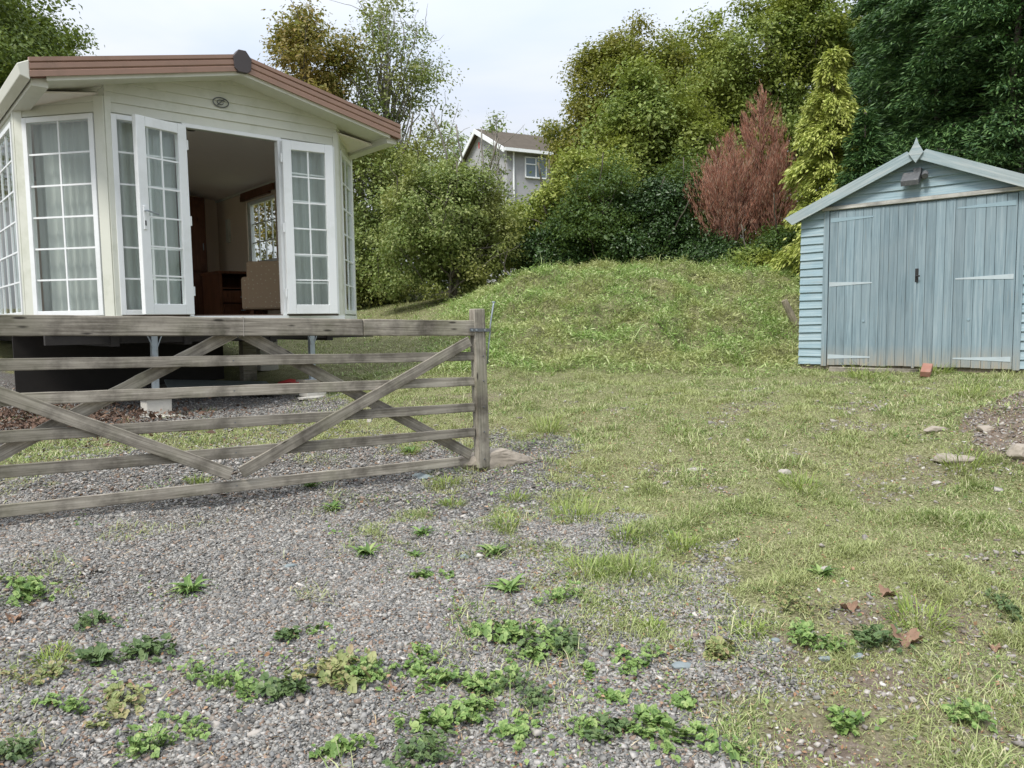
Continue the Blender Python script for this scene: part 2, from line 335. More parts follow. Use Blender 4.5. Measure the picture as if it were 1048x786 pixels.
def barrenness(x, y):
    """bare soil and stone showing among the grass"""
    b = sstep(.55, 1.3, noise2(x, y, 2.3, 31)+.35*noise2(x, y, 8, 32))*.42
    heap = np.exp(-(((x-3.85+.12*noise2(x, y, 6, 35))/.75)**2 + ((y-5.35)/.8)**2))
    corner = sstep(.3, 1.0, x)*(1-sstep(2.9, 3.9, y))*(.42+.4*sstep(-.4, .8, noise2(x, y, 4, 33)))
    return np.clip(np.maximum(np.maximum(b*(1-sstep(9, 10.5, y)), sstep(.35, .6, heap)), corner), 0, 1)

# ground sheet
xs = np.r_[-600, -300, -150, -80, -50, -35, -25, -18, np.arange(-14, -7, .35), np.arange(-7, 8, .07), np.arange(8, 15, .35), 18, 25, 35, 50, 80, 150, 300, 600]
ys = np.r_[-300, -100, -40, -15, -6, -2, 0, 1, np.arange(1.4, 16, .07), np.arange(16, 24, .35), 27, 32, 40, 50, 62, 80, 120, 200, 350, 700]
X, Y = np.meshgrid(xs, ys); xx = X.ravel(); yy = Y.ravel(); zz = gh(xx, yy); far = sstep(70, 600, np.hypot(xx, yy)); zz = zz*(1-far)
nx, ny = len(xs), len(ys); ii = np.arange(nx*ny).reshape(ny, nx)
Fq = np.stack([ii[:-1, :-1], ii[:-1, 1:], ii[1:, 1:], ii[1:, :-1]], -1).reshape(-1, 4)
mt, nt, out = new_mat('ground_soil_and_turf')
ga = N(nt, 'ShaderNodeAttribute', attribute_name='gravel'); ba = N(nt, 'ShaderNodeAttribute', attribute_name='bare'); v = coords(nt, 'Object')
grassc = mixc(nt, .6, ramp(nt, noise(nt, v, 7, 8, .7), [(.3, (.07, .065, .03)), (.5, (.17, .17, .08)), (.7, (.29, .275, .16))]), ramp(nt, noise(nt, v, 75, 5, .75), [(.38, (.04, .035, .02)), (.5, (.16, .17, .07)), (.6, (.38, .35, .22))]))
soil = ramp(nt, noise(nt, v, 30, 8, .75), [(.3, (.08, .06, .045)), (.55, (.18, .145, .115)), (.75, (.33, .29, .245))])
vo = N(nt, 'ShaderNodeTexVoronoi'); nt.links.new(v, vo.inputs['Vector']); vo.inputs['Scale'].default_value = 55
gv = mixc(nt, .75, vo.outputs['Color'], (.2, .2, .2), 'MIX'); hs = N(nt, 'ShaderNodeHueSaturation', Saturation=.25); nt.links.new(gv, hs.inputs['Color'])
gravc = mixc(nt, ramp(nt, vo.outputs['Distance'], [(.0, 0), (.5, .9)]), hs.outputs[0], (.085, .075, .062))
nz = noise(nt, v, 16, 6, .7); ad = N(nt, 'ShaderNodeMath', operation='ADD'); sb = N(nt, 'ShaderNodeMath', operation='MULTIPLY_ADD')
nt.links.new(nz, sb.inputs[0]); sb.inputs[1].default_value = .8; sb.inputs[2].default_value = -.4
nt.links.new(ga.outputs['Fac'], ad.inputs[0]); nt.links.new(sb.outputs[0], ad.inputs[1])
ad2 = N(nt, 'ShaderNodeMath', operation='ADD'); nt.links.new(ba.outputs['Fac'], ad2.inputs[0]); nt.links.new(sb.outputs[0], ad2.inputs[1])
c = mixc(nt, ramp(nt, ad2.outputs[0], [(.3, 0), (.6, 1)]), grassc, soil); c = mixc(nt, ramp(nt, ad.outputs[0], [(.35, 0), (.6, 1)]), c, gravc)
finish(nt, out, c, .95, mixc(nt, .5, noise(nt, v, 60, 6, .7), vo.outputs['Distance']), .8, .02, 0, .2)
go = np_mesh('ground', np.c_[xx, yy, zz], Fq, mt, smooth=True); tag(go, 'rising ground of gravel, soil and mown turf', kind='structure')
for nm, arr in (('gravel', gravelness(xx, yy)), ('bare', barrenness(xx, yy))):
    a = go.data.attributes.new(nm, 'FLOAT', 'POINT'); a.data.foreach_set('value', arr.astype(np.float32))

# view-area sampler: random ground points a little wider than the lens sees, density falling with distance
def scatter(nmax, y0, y1, dens, margin=1.12, xlo=-9, xhi=9):
    Yv = rng.uniform(y0, y1, nmax); w = .68*margin; Xv = rng.uniform(-1, 1, nmax)*(w*y1+.5)
    k = (np.abs(Xv) < w*Yv+.5) & (Xv > xlo) & (Xv < xhi); Xv, Yv = Xv[k], Yv[k]
    k = rng.random(len(Xv)) < dens(Xv, Yv); return Xv[k], Yv[k]
def in_shed(x, y):
    u = (x-4.73)*.753-(y-9.058)*.658; w = (x-4.73)*.658+(y-9.058)*.753
    return (np.abs(u) < 1.36) & (w > -.02) & (w < 3.7)
def under_van(x, y):
    u = (x+3.09)*.758+(y-8.79)*.652; w = -(x+3.09)*.652+(y-8.79)*.758
    return (np.abs(u) < 1.85) & (w > .35)

# ---- gravel chips
def chips(name, x, y, size, mat, label, flat=.5):
    k = len(x); z = gh(x, y); cube = np.array([(-1,-1,-1),(1,-1,-1),(1,1,-1),(-1,1,-1),(-1,-1,1),(1,-1,1),(1,1,1),(-1,1,1)], float)
    V = cube[None]*rng.uniform(.35, 1.0, (k, 8, 3))
    s = size*np.exp(rng.normal(0, .32, k)); V *= s[:, None, None]*np.stack([rng.uniform(.8, 1.3, k), rng.uniform(.5, .95, k), rng.uniform(.25, .7, k)*flat*1.6], -1)[:, None]
    a, b, c = rng.uniform(0, 6.28, k), rng.normal(0, .35, k), rng.normal(0, .35, k)
    def rot(V, i, j, t): A, B = V[..., i].copy(), V[..., j].copy(); ct, st = np.cos(t)[:, None], np.sin(t)[:, None]; V[..., i] = A*ct-B*st; V[..., j] = A*st+B*ct
    rot(V, 0, 2, b); rot(V, 1, 2, c); rot(V, 0, 1, a)
    V[..., 0] += x[:, None]; V[..., 1] += y[:, None]; V[..., 2] += (z + s*rng.uniform(-.1, .45, k))[:, None]
    f = np.array([(0,3,2,1),(4,5,6,7),(0,1,5,4),(1,2,6,5),(2,3,7,6),(3,0,4,7)]); F = (np.arange(k)*8)[:, None, None]+f[None]
    return tag(np_mesh(name, V.reshape(-1, 3), F.reshape(-1, 4), mat), label, kind='stuff')
def m_chip(name, cols):
    mt, nt, out = new_mat(name); g = N(nt, 'ShaderNodeNewGeometry')
    c = ramp(nt, g.outputs['Random Per Island'], cols, 'CONSTANT'); v = coords(nt)
    c = mixc(nt, .5, c, ramp(nt, noise(nt, v, 90, 4, .7), [(.3, .55), (.7, 1.0)]), 'MULTIPLY')
    finish(nt, out, c, .8, noise(nt, v, 150, 3), .3, .003, 0, .3); return mt
M['chip'] = m_chip('slate_chip', [(0, (.125, .12, .11)), (.12, (.22, .215, .2)), (.3, (.3, .29, .27)), (.48, (.2, .2, .195)), (.6, (.37, .36, .33)), (.73, (.28, .24, .2)), (.83, (.44, .42, .39)), (.9, (.29, .22, .175)), (.95, (.21, .155, .12)), (.985, (.56, .53, .48))])
M['pebble'] = m_chip('mixed_pebble', [(0, (.34, .31, .28)), (.3, (.25, .23, .21)), (.55, (.43, .4, .36)), (.8, (.2, .17, .15)), (.95, (.6, .57, .53))])
x1, y1 = scatter(760000, 1.9, 4.7, lambda x, y: gravelness(x, y)*.95*(.5+.5*sstep(-1.4, -.4, noise2(x, y, 3, 51))), margin=1.1, xhi=2.2)
x2, y2 = scatter(420000, 4.7, 10.5, lambda x, y: gravelness(x, y)*.9*(1-under_van(x, y)*.8), margin=1.1)
chips('gravel', np.r_[x1], np.r_[y1], .007, M['chip'], 'grey slate gravel chips covering the foreground drive')
chips('gravel', x2, y2, .0092, M['chip'], 'grey gravel spread beyond the gate towards the caravan')
x3, y3 = scatter(150000, 1.6, 8.5, lambda x, y: barrenness(x, y)**1.3*(1-gravelness(x, y))*(x > .2))
chips('pebbles', x3, y3, .0095, M['pebble'], 'small pale pebbles lying in the worn turf at right')
x3, y3 = scatter(3500, 1.6, 8.5, lambda x, y: .2+.1*gravelness(x, y))
chips('loose_stones', x3, y3, .016, M['pebble'], 'larger loose stone flakes scattered over the drive and turf')

# ---- blades and small leaves
def blades(name, x, y, length, width, mat, label, lean=.7, curl=.5, kind='stuff', parent=None, z=None, az=None):
    k = len(x); zin = z; z = gh(x, y) if z is None else z; Ln = length*np.exp(rng.normal(0, .35, k)) if np.isscalar(length) else length
    if zin is None and np.isscalar(length): Ln = Ln*(.55+1.0*sstep(-.4, 1.5, noise2(x, y, 7, 81)))
    a = rng.uniform(0, 6.283, k) if az is None else az; dx, dy = np.cos(a), np.sin(a); l = np.clip(np.abs(rng.normal(lean, .35, k)), .02, 1.5)
    wd = width*rng.uniform(.6, 1.3, k); b = a+rng.normal(1.57, .5, k); sx, sy = np.cos(b)*wd/2, np.sin(b)*wd/2
    p0 = np.stack([x, y, z-.004+(.011*gravelness(x, y)*(y < 8) if zin is None else 0)], -1); d1 = np.stack([dx*np.sin(l), dy*np.sin(l), np.cos(l)], -1); l2 = np.minimum(l+curl*rng.uniform(.3, 1.6, k), 1.75)
    d2 = np.stack([dx*np.sin(l2), dy*np.sin(l2), np.cos(l2)], -1); p1 = p0+d1*(Ln*.55)[:, None]; p2 = p1+d2*(Ln*.45)[:, None]; s = np.stack([sx, sy, 0*sx], -1)
    V = np.stack([p0-s*.8, p0+s*.8, p1+s, p1-s, p2], 1).reshape(-1, 3); i = np.arange(k)*5
    return tag(np_mesh(name, V, [np.stack([i, i+1, i+2, i+3], -1), np.stack([i+3, i+2, i+4], -1)], mat, parent), label, kind=kind)
def leafmesh(P, ax, nrm, Ln, Wd, fold=.2):
    """two folded triangles per leaf"""
    side = np.cross(nrm, ax); side /= np.linalg.norm(side, axis=1)[:, None]+1e-9
    a = ax*Ln[:, None]; mid = P+a*.45; s = side*(Wd/2)[:, None]; f = nrm*(Wd*fold)[:, None]
    V = np.stack([P, mid+s+f, P+a, mid-s+f], 1).reshape(-1, 3); i = np.arange(len(P))*4
    return V, np.r_[np.stack([i, i+1, i+2], -1), np.stack([i, i+2, i+3], -1)]
def unit(v): return v/(np.linalg.norm(v, axis=-1, keepdims=True)+1e-9)
def groundleaves(name, x, y, size, mat, label, up=1.2, lift=.02, asp=1.0):
    k = len(x); P = np.stack([x, y, gh(x, y)+rng.uniform(0, lift, k)+.013*gravelness(x, y)*(y < 8)], -1); nr = unit(rng.normal(0, .5, (k, 3))+[0, 0, up]); ax = unit(np.cross(nr, rng.normal(0, 1, (k, 3))))
    s = size*np.exp(rng.normal(0, .35, k)); V, F = leafmesh(P, ax, nr, s, s*rng.uniform(.4, .8, k)*asp); return tag(np_mesh(name, V, F, mat), label, kind='stuff')
def gd(x, y):
    g = gravelness(x, y); b = barrenness(x, y)
    return (1-g)*(1-.8*b)*(1-in_shed(x, y))*(1-.95*under_van(x, y))*(.6+.4*sstep(-1, .6, noise2(x, y, 5, 61)))
x, y = scatter(1400000, 1.8, 5.3, lambda x, y: gd(x, y)*(.3+.7*sstep(-.9, .9, noise2(x, y, 3.5, 62))), xlo=-1.5, margin=1.08); blades('grass', x, y, .032, .0034, L['grass'], 'short trodden grass at the near right of the drive', lean=.95)
x, y = scatter(800000, 5.2, 10.8, lambda x, y: gd(x, y)*.85, margin=1.05); blades('grass', x, y, .04, .0052, L['grass'], 'mown lawn between the gate and the shed', lean=.95)
x, y = scatter(260000, 10.0, 20, lambda x, y: gd(x, y)*(x > -7)*.8, margin=1.02); blades('grass', x, y, .05, .010, L['clip'], 'rough mown grass over the mound and far lawn', lean=1.0)
onm = lambda x, y: sstep(9.3, 10.6, y+.25*noise2(x, y, 2.5, 71))*sstep(-1.6, -.3, x)*(1-in_shed(x, y))
x, y = scatter(520000, 9.2, 15.6, lambda x, y: onm(x, y)*(.45+.55*sstep(-.8, .7, noise2(x, y, 5, 72))), margin=1.02); groundleaves('cut_foliage', x, y, .05, L['clip'], 'cut bracken and bramble lying over the mound', up=.8, lift=.12, asp=.32)
x, y = scatter(420000, 9.2, 15.6, lambda x, y: onm(x, y)*(.25+.75*sstep(-.2, .9, noise2(x, y, 5, 73))), margin=1.02); blades('cut_stalks', x, y, .17, .0065, L['clip'], 'longer cut stalks lying on the mound', lean=1.25)
x, y = scatter(150000, 1.6, 9.5, lambda x, y: gd(x, y)*sstep(.0, 1.2, noise2(x, y, 3.6, 63))*.9); groundleaves('ground_cover', x, y, .016, L['weed'], 'small clover and moss leaves creeping through the turf', lift=.012)
x, y = scatter(200000, 1.6, 9.5, lambda x, y: (gd(x, y)*.7+.1+.5*barrenness(x, y)*(x > 0))*.6); blades('straw', x, y, .035, .0026, L['straw'], 'dry straw and cut stems strewn over the worn turf', lean=1.45, curl=.15)
x, y = scatter(110000, 1.6, 7.5, lambda x, y: .07+.2*sstep(-.2, 1.4, noise2(x, y, 2.2, 66))+.55*barrenness(x, y)*(x > 0)+.1*(1-gravelness(x, y))+.25*(1-sstep(-2.0, -1.0, x))*(1-sstep(2.8, 3.6, y))); groundleaves('leaf_litter', x, y, .0125, M['deadleaf'], 'brown leaf litter scattered over gravel and turf', lift=.008)
x, y = scatter(240000, 1.8, 8.8, lambda x, y: gravelness(x, y)*sstep(.95, 1.9, noise2(x, y, 3.8, 64)+1.75*sstep(-1.1, .5, x)*sstep(2.3, 3.4, y)+.9*(1-sstep(-2.0, -1.0, x))*(1-sstep(2.6, 3.4, y)))*.85); blades('grass', x, y, .05, .0038, L['grass'], 'thin grass sprouting through the gravel', lean=.9)
x, y = scatter(120000, 1.8, 8.8, lambda x, y: gravelness(x, y)*sstep(1.0, 2.0, noise2(x, y, 4.5, 65)+1.2*sstep(-1.2, .5, x)+1.0*(1-sstep(-2.0, -1.0, x))*(1-sstep(2.6, 3.4, y))+.5*(1-sstep(3.0, 3.6, y)))*.7); groundleaves('ground_cover', x, y, .015, L['weed'], 'small creeping leaves spreading over the gravel', lift=.012)

# ------------------------------------------------------------------ weeds
def leaf_clump(px, py, wpx, label, name='weed_clump', dense=1.0, mat='weed', leaf=.0175):
    x0, y0, z0 = ground_at(px, py); rad = wpx*1.3/FPX*y0/2; nl = int(min(170, max(18, 4600*rad*rad*dense+240*rad)))
    Vs = []; Fs = []; b = 0; ring = 10
    subs = [(0, 0)]+[tuple(q) for q in rng.normal(0, .48, (max(3, int(rad*44)), 2))*[rad, rad*.75]]
    def strip(p, q, w):
        nonlocal b, Fs
        d = np.array(q)-np.array(p); n_ = np.array([-d[1], d[0], 0.]); n_ = n_/(np.linalg.norm(n_)+1e-9)*w
        Vs.append(np.array([np.array(p)-n_, np.array(p)+n_, np.array(q)+n_*.6, np.array(q)-n_*.6])); Fs += [(b, b+1, b+2), (b, b+2, b+3)]; b += 4
    for sc in subs[1:]: strip((0, 0, .004), (sc[0], sc[1], .006), .0016)
    for i in range(nl):
        sc = subs[rng.integers(len(subs))]; a = rng.uniform(0, 6.28); rr = abs(rng.normal(0, .22))*rad+.008; cx, cy = sc[0]+rr*math.cos(a), sc[1]+rr*math.sin(a)
        hgt = rng.uniform(.006, .036)*min(1.4, rad/.09); tilt = rng.normal(0, .38, 2); sz = leaf*rng.uniform(.5, 1.45); az = a+rng.normal(0, .5)
        strip((sc[0], sc[1], .003), (cx, cy, hgt), .0009)
        for lob in (-1, 0, 1):
            th = az+lob*1.1; s2 = sz*(1 if lob == 0 else .82); ct, st = math.cos(th), math.sin(th)
            pts = [(s2*.5, 0, -.10*s2)]
            for q in range(ring):
                t = 2*math.pi*q/ring; rq = s2*.52*(1+.09*(-1)**q+rng.normal(0, .05)); pts.append((s2*.5+rq*math.cos(t), rq*.86*math.sin(t), .16*s2*abs(math.sin(t))+rng.normal(0, .04)*s2))
            p = np.array(pts); X_ = p[:, 0]*ct-p[:, 1]*st; Y_ = p[:, 0]*st+p[:, 1]*ct
            Z_ = p[:, 2]+X_*tilt[0]+Y_*tilt[1]; Vs.append(np.stack([cx+X_, cy+Y_, hgt+Z_], -1))
            Fs += [(b, b+1+q, b+1+(q+1) % ring) for q in range(ring)]; b += ring+1
    V = np.vstack(Vs); g = gh(V[:, 0]+x0, V[:, 1]+y0)-z0; V[:, 2] = np.maximum(V[:, 2], .002)+g
    o = np_mesh(name, V, np.array(Fs), L[mat]); o.location = (x0, y0, z0); return tag(o, label, 'weed', 'weeds growing in the gravel and turf')
def tuft(px, py, wpx, label, name='grass_tuft', nb=150, up=.8, width=.0042, lenf=.55, mat='grassy'):
    x0, y0, z0 = ground_at(px, py); rad = wpx/FPX*y0/2; k = nb; a = rng.uniform(0, 6.28, k); r = np.sqrt(rng.random(k))*rad*.6
    x = r*np.cos(a); y = r*np.sin(a); z = gh(x+x0, y+y0)-z0; ln = rad*lenf*2*rng.uniform(.5, 1.15, k)*.75
    o = blades(name, x, y, ln, width, L[mat], None, lean=up, curl=.8, kind=None, z=z, az=a+rng.normal(0, .5, k)); o.location = (x0, y0, z0)
    return tag(o, label, 'grass tuft', 'grass tufts in the gravel and turf')
def rosette(px, py, wpx, label):
    x0, y0, z0 = ground_at(px, py); rad = wpx/FPX*y0/2; k = 24; Vs = []; Fs = []; b = 0
    for i in range(k):
        a = rng.uniform(0, 6.28); ln = rad*rng.uniform(.55, 1.1); w = rng.uniform(.005, .009)*(.5+rad*8); c0 = rng.uniform(.2, .75); seg = 5
        ct, st = math.cos(a), math.sin(a); ox, oy = rng.normal(0, rad*.12, 2)
        for j in range(seg+1):
            t = j/seg; rr = ln*t; h = ln*c0*math.sin(t*2.3)*.55+.004; ww = w*math.sin(min(1, t*1.15+.18)*math.pi)*1+.0006
            Vs += [(ox+rr*ct-st*ww, oy+rr*st+ct*ww, h+ww*.4), (ox+rr*ct, oy+rr*st, h-.001), (ox+rr*ct+st*ww, oy+rr*st-ct*ww, h+ww*.4)]
            if j: q = b+3*(j-1); Fs += [(q, q+1, q+4, q+3), (q+1, q+2, q+5, q+4)]
        b += 3*(seg+1)
    V = np.array(Vs); V[:, 2] += gh(V[:, 0]+x0, V[:, 1]+y0)-z0
    o = np_mesh('weed_rosette', V, np.array(Fs), L['weed']); o.location = (x0, y0, z0); return tag(o, label, 'weed', 'weeds growing in the gravel and turf')
CL = [(32,614,72,'wide leafy weed clump on gravel below the left end of the bottom gate rail'),(93,644,40,'small round-leaved weed right of the widest leafy clump at the left'),
 (143,674,56,'dense dark leafy weed standing alone on gravel at lower left'),(45,694,46,'pale leafy weed at the left edge under a spiky grass tuft'),
 (112,726,52,'tall leafy weed beside a pale stone in the lower left'),(232,704,70,'bushy leafy weed, left of a pair on the lower left gravel'),
 (282,714,48,'bushy leafy weed, right of a pair on the lower left gravel'),(165,768,76,'big leafy clump cut by the bottom edge of the photo at left'),
 (290,655,32,'small dark leafy weed, left of two little ones above the leafy pair'),(321,648,22,'tiny weed, right of two little ones above the leafy pair'),
 (345,692,62,'low yellow-green leafy weed in the middle of the lower left gravel'),(18,778,56,'leafy weed in the bottom left corner of the photo'),
 (438,590,26,'little weed with a reddish dead leaf beside it in the middle gravel'),(483,650,22,'tiny dark weed left of a long leafy clump on mid gravel'),
 (522,657,62,'long leafy weed clump on mid gravel, lighter left half'),(542,674,36,'crinkled leafy weed just below the long clump on mid gravel'),
 (578,662,50,'loose leafy weed right of the long clump on mid gravel'),(430,671,40,'upper weed of a leafy pair left of centre near the bottom'),
 (440,700,40,'lower weed of a leafy pair left of centre near the bottom'),(372,698,58,'open leafy weed spread over gravel left of the leafy pair'),
 (482,705,54,'flat leafy weed with brown stalks, centre of the lower gravel'),(546,722,60,'broad bright leafy weed, tallest in the lower centre gravel'),
 (445,740,54,'scraggy leafy weed left of the broad bright one'),(490,734,52,'wide low weed directly below the flat one with brown stalks'),
 (532,760,46,'round leafy weed near the bottom edge at the centre'),(596,750,42,'leafy weed, left one of a touching pair near the bottom centre'),
 (632,748,46,'leafy weed, right one of a touching pair near the bottom centre'),(646,682,42,'single round leafy weed left of a flat white stone'),
 (620,715,26,'tiny weed with a reddish leaf above the touching pair'),(658,756,42,'leafy weed right of the touching pair, near the bottom'),
 (684,748,40,'leafy weed with upright leaf, rightmost on the lower gravel'),(430,774,72,'long leafy patch cut by the bottom edge left of centre'),
 (357,768,46,'brownish leafy weed cut by the bottom edge, left of the long patch'),(572,614,40,'small leafy weed beneath the grassy patch in mid gravel'),
 (740,668,44,'pale leafy weed at the edge between gravel and turf'),(822,662,62,'fresh green leafy rosette cluster in the right turf'),
 (895,662,52,'toothed leafy weed beside the crumpled brown leaf'),(808,616,56,'pale leafy patch in the turf above the fresh green cluster'),
 (726,770,52,'large-leaved weed at the bottom where gravel meets turf'),(985,738,50,'low broad leaf weed near the bottom right corner'),
 (700,722,34,'small leafy weed right of the flat white stone'),(1036,632,40,'grey-green weed at the right edge of the photo'),(868,742,34,'tiny weed in the stony turf at the bottom right'),
 (62,724,40,'ragged weed between dead leaves at the lower left'),(600,690,22,'tiny three-leaved weed left of the single round one')]
for i, a in enumerate(CL): leaf_clump(*a, leaf=(.0175, .013, .021, .015)[i % 4], mat=('weed_dark' if 'dark' in a[3] else 'weed_pale' if ('pale' in a[3] or 'yellow' in a[3]) else ('weed', 'weed_dark', 'weed', 'weed', 'weed')[i % 5]))
TF = [(52,682,50,'spiky grass tuft on gravel near the left edge'),(202,495,34,'bright grass tuft just behind the lowest gate rail at left'),(456,497,42,'grass tuft on gravel in front of the flat rock'),
 (462,518,34,'second grass tuft below the flat rock'),(518,540,44,'dense grass tuft alone on gravel, right of the gate'),(590,532,78,'large grass tuft at the edge of the turf by the gravel'),
 (600,588,80,'spreading grass patch in mid gravel, left half'),(648,588,76,'spreading grass patch in mid gravel, right half'),(668,644,40,'grass tuft above the single round weed on the right gravel'),
 (702,665,26,'short grass tuft right of the single round weed'),(820,500,66,'dark green grass tuft in the middle of the right turf'),(984,478,64,'dark green tuft beside the soil heap at right'),
 (940,636,84,'wide grass tuft above the crumpled brown leaf'),(640,552,46,'grass tuft at the turf edge, between gravel and lawn'),(528,512,40,'thin grass tuft right of the flat rock'),
 (765,650,50,'tall thin grass tuft where gravel meets turf'),(60,668,30,'small grass tuft beside the spiky one at the left'),(990,405,52,'upright pale tuft growing near the soil heap'),
 (560,440,60,'green tuft on the lawn right of the gate post'),(700,560,54,'green tuft on the turf edge near mid photo'),(420,464,30,'small tuft behind the lower gate rail near the post'),
 (885,388,60,'dark weedy tuft at the foot of the left shed door'),(960,382,44,'tuft growing against the shed under the right door')]
for a in TF: tuft(*a)
for a in [(194,605,56,'narrow-leaved rosette alone on the gravel at left'),(317,499,38,'narrow-leaved rosette growing against the lowest gate rail'),(340,522,32,'flat rosette on gravel below the rosette at the gate rail'),
 (376,568,44,'rosette of thin leaves in the middle gravel'),(432,548,34,'rosette of thin leaves above a tiny reddish weed'),(521,606,58,'wide rosette with a pale leaf on the centre gravel'),
 (505,567,42,'flat pale rosette between two grass tufts on gravel'),(425,570,24,'tiny rosette right of the thin-leaved one'),(840,590,40,'rosette in the right turf below the dark tuft'),(420,463,26,'rosette behind the gate near its post')]: rosette(*a)

# ------------------------------------------------------------------ stones, brick, boards
def rock(name, px, py, sx, sy, sz, mat, label, rz=0, cat='stone', seed=0, sub=3, lift=.2):
    import bmesh
    x, y, z = ground_at(px, py); bm = bmesh.new(); bmesh.ops.create_icosphere(bm, subdivisions=sub, radius=1)
    rr = np.random.default_rng(seed); pl = [unit(rr.normal(0, 1, 3)) for _ in range(14)]; ds = rr.uniform(.55, .95, 14)
    for vv in bm.verts:
        p = np.array(vv.co)
        for q, dd in zip(pl, ds):
            t = p@q
            if t > dd: p = p-q*(t-dd)*.9
        p += rr.normal(0, .012, 3); vv.co = (p[0]*sx, p[1]*sy, p[2]*sz)
    me = bpy.data.meshes.new(name); bm.to_mesh(me); bm.free(); me.materials.append(mat); o = link(bpy.data.objects.new(name, me))
    o.location = (x, y, z+sz*lift); o.rotation_euler = (0, 0, rz); return tag(o, label, cat)
rock('rock', 508, 478, .33, .15, .12, M['stone'], 'long tan flat rock lying at the foot of the gate post', R(8), seed=4, sub=4, lift=.42)
rock('slate_piece', 432, 489, .085, .06, .03, M['slate'], 'blue-grey slate piece lying below the bottom gate rail', R(-20), seed=2)
rock('flat_stone', 697, 684, .05, .035, .012, M['slate'], 'flat pale grey slate lying on the lower right gravel', .3, seed=5)
rock('flat_stone', 978, 472, .15, .09, .045, M['stone'], 'wide flat stone in the soil heap beside the dark tuft', -.2, seed=6)
rock('stone', 1043, 466, .12, .09, .06, M['stone'], 'rounded stone on the soil heap at the right edge', .4, seed=7)
rock('stone', 958, 441, .1, .06, .035, M['stone'], 'grey slab stone at the upper left of the soil heap', .1, seed=8)
rock('stone', 1010, 440, .09, .07, .03, M['stone'], 'brown stone on top of the soil heap', .1, seed=18)
rock('stone', 711, 482, .06, .04, .02, M['whitestone'], 'pale stone at the left of the right turf', .1, seed=9)
rock('stone', 803, 485, .05, .04, .03, M['whitestone'], 'pale round stone next to the dark green tuft', .1, seed=10)
rock('stone', 793, 658, .022, .018, .012, M['slate'], 'small grey stone beside the fresh green weed cluster', .1, seed=11)
rock('stone', 845, 676, .03, .02, .012, M['slate'], 'small blue-grey stone below the fresh green cluster', .1, seed=12)
rock('stone', 878, 673, .035, .022, .012, M['slate'], 'wide grey stone left of the crumpled brown leaf', .6, seed=13)
rock('stone', 845, 585, .035, .025, .018, M['whitestone'], 'pinkish stone in the turf above the pale leafy patch', .6, seed=14)
rock('stone', 220, 747, .022, .018, .012, M['whitestone'], 'white stone on gravel below the bushy leafy pair', .6, seed=15)
rock('stone', 262, 753, .03, .018, .012, M['whitestone'], 'pinkish flat stone right of the white one at lower left', .6, seed=16)
rock('stone', 105, 703, .03, .02, .012, M['whitestone'], 'pale stone against the tall leafy weed at lower left', .6, seed=17)
rock('stone', 306, 545, .03, .02, .014, M['whitestone'], 'pale stone on the gravel below the bottom gate rail', .6, seed=19)
rock('flat_stone', 295, 580, .05, .03, .01, M['slate'], 'grey slate flat in the gravel right of the lone rosette', .2, seed=20)
rock('stone', 408, 517, .028, .02, .014, M['whitestone'], 'pale stone on gravel left of the small reddish weed', .2, seed=21)
rock('stone', 475, 572, .03, .025, .016, M['slate'], 'round grey stone in the middle gravel between rosettes', .2, seed=22)
def crumple(px, py, s, label, seed):
    x0, y0, z0 = ground_at(px, py); rr = np.random.default_rng(seed); nr_, nc = 7, 30; V = []; F = []; ph = rr.uniform(0, 6.28, 4); ax_ = rr.uniform(0, 3.14)
    for i in range(nr_):
        for j in range(nc):
            t = 2*math.pi*j/nc; f_ = i/(nr_-1); r = s*f_*(.85+.13*math.cos(5*t+ph[0])*f_+.07*math.cos(11*t)+.05*math.cos(17*t)); x_, y_ = r*math.cos(t), r*math.sin(t)*.75
            fold = abs(x_*math.sin(ax_)-y_*math.cos(ax_)); V.append((x_*.85, y_, .004+.75*fold*f_+.22*r*math.sin(3*t+ph[1])+.1*r*math.sin(7*t+ph[2])+rr.normal(0, .03)*s*f_))
    for i in range(nr_-1):
        for j in range(nc): F.append((i*nc+j, i*nc+(j+1) % nc, (i+1)*nc+(j+1) % nc, (i+1)*nc+j))
    V = np.array(V); V[:, 2] = np.maximum(V[:, 2], .002)+gh(V[:, 0]+x0, V[:, 1]+y0)-z0
    o = np_mesh('dead_leaf', V, np.array(F), M['crisp']); o.location = (x0, y0, z0); tag(o, label, 'dead leaf')
crumple(928, 658, .075, 'large crumpled brown dead leaf lying in the right turf', 1)
crumple(868, 625, .05, 'curled brown dead leaf left of the wide grass tuft', 2)
crumple(910, 610, .055, 'dark brown dead leaf above the large crumpled one', 3)
crumple(15, 636, .04, 'tan dead leaf below the widest leafy clump at left', 4)
crumple(130, 706, .03, 'small tan dead leaf between two leafy weeds at lower left', 5)
crumple(400, 708, .03, 'tan dead leaf between open leafy weed and centre weeds', 6)
crumple(1018, 668, .035, 'pale dry leaf standing in the turf near the right edge', 7)

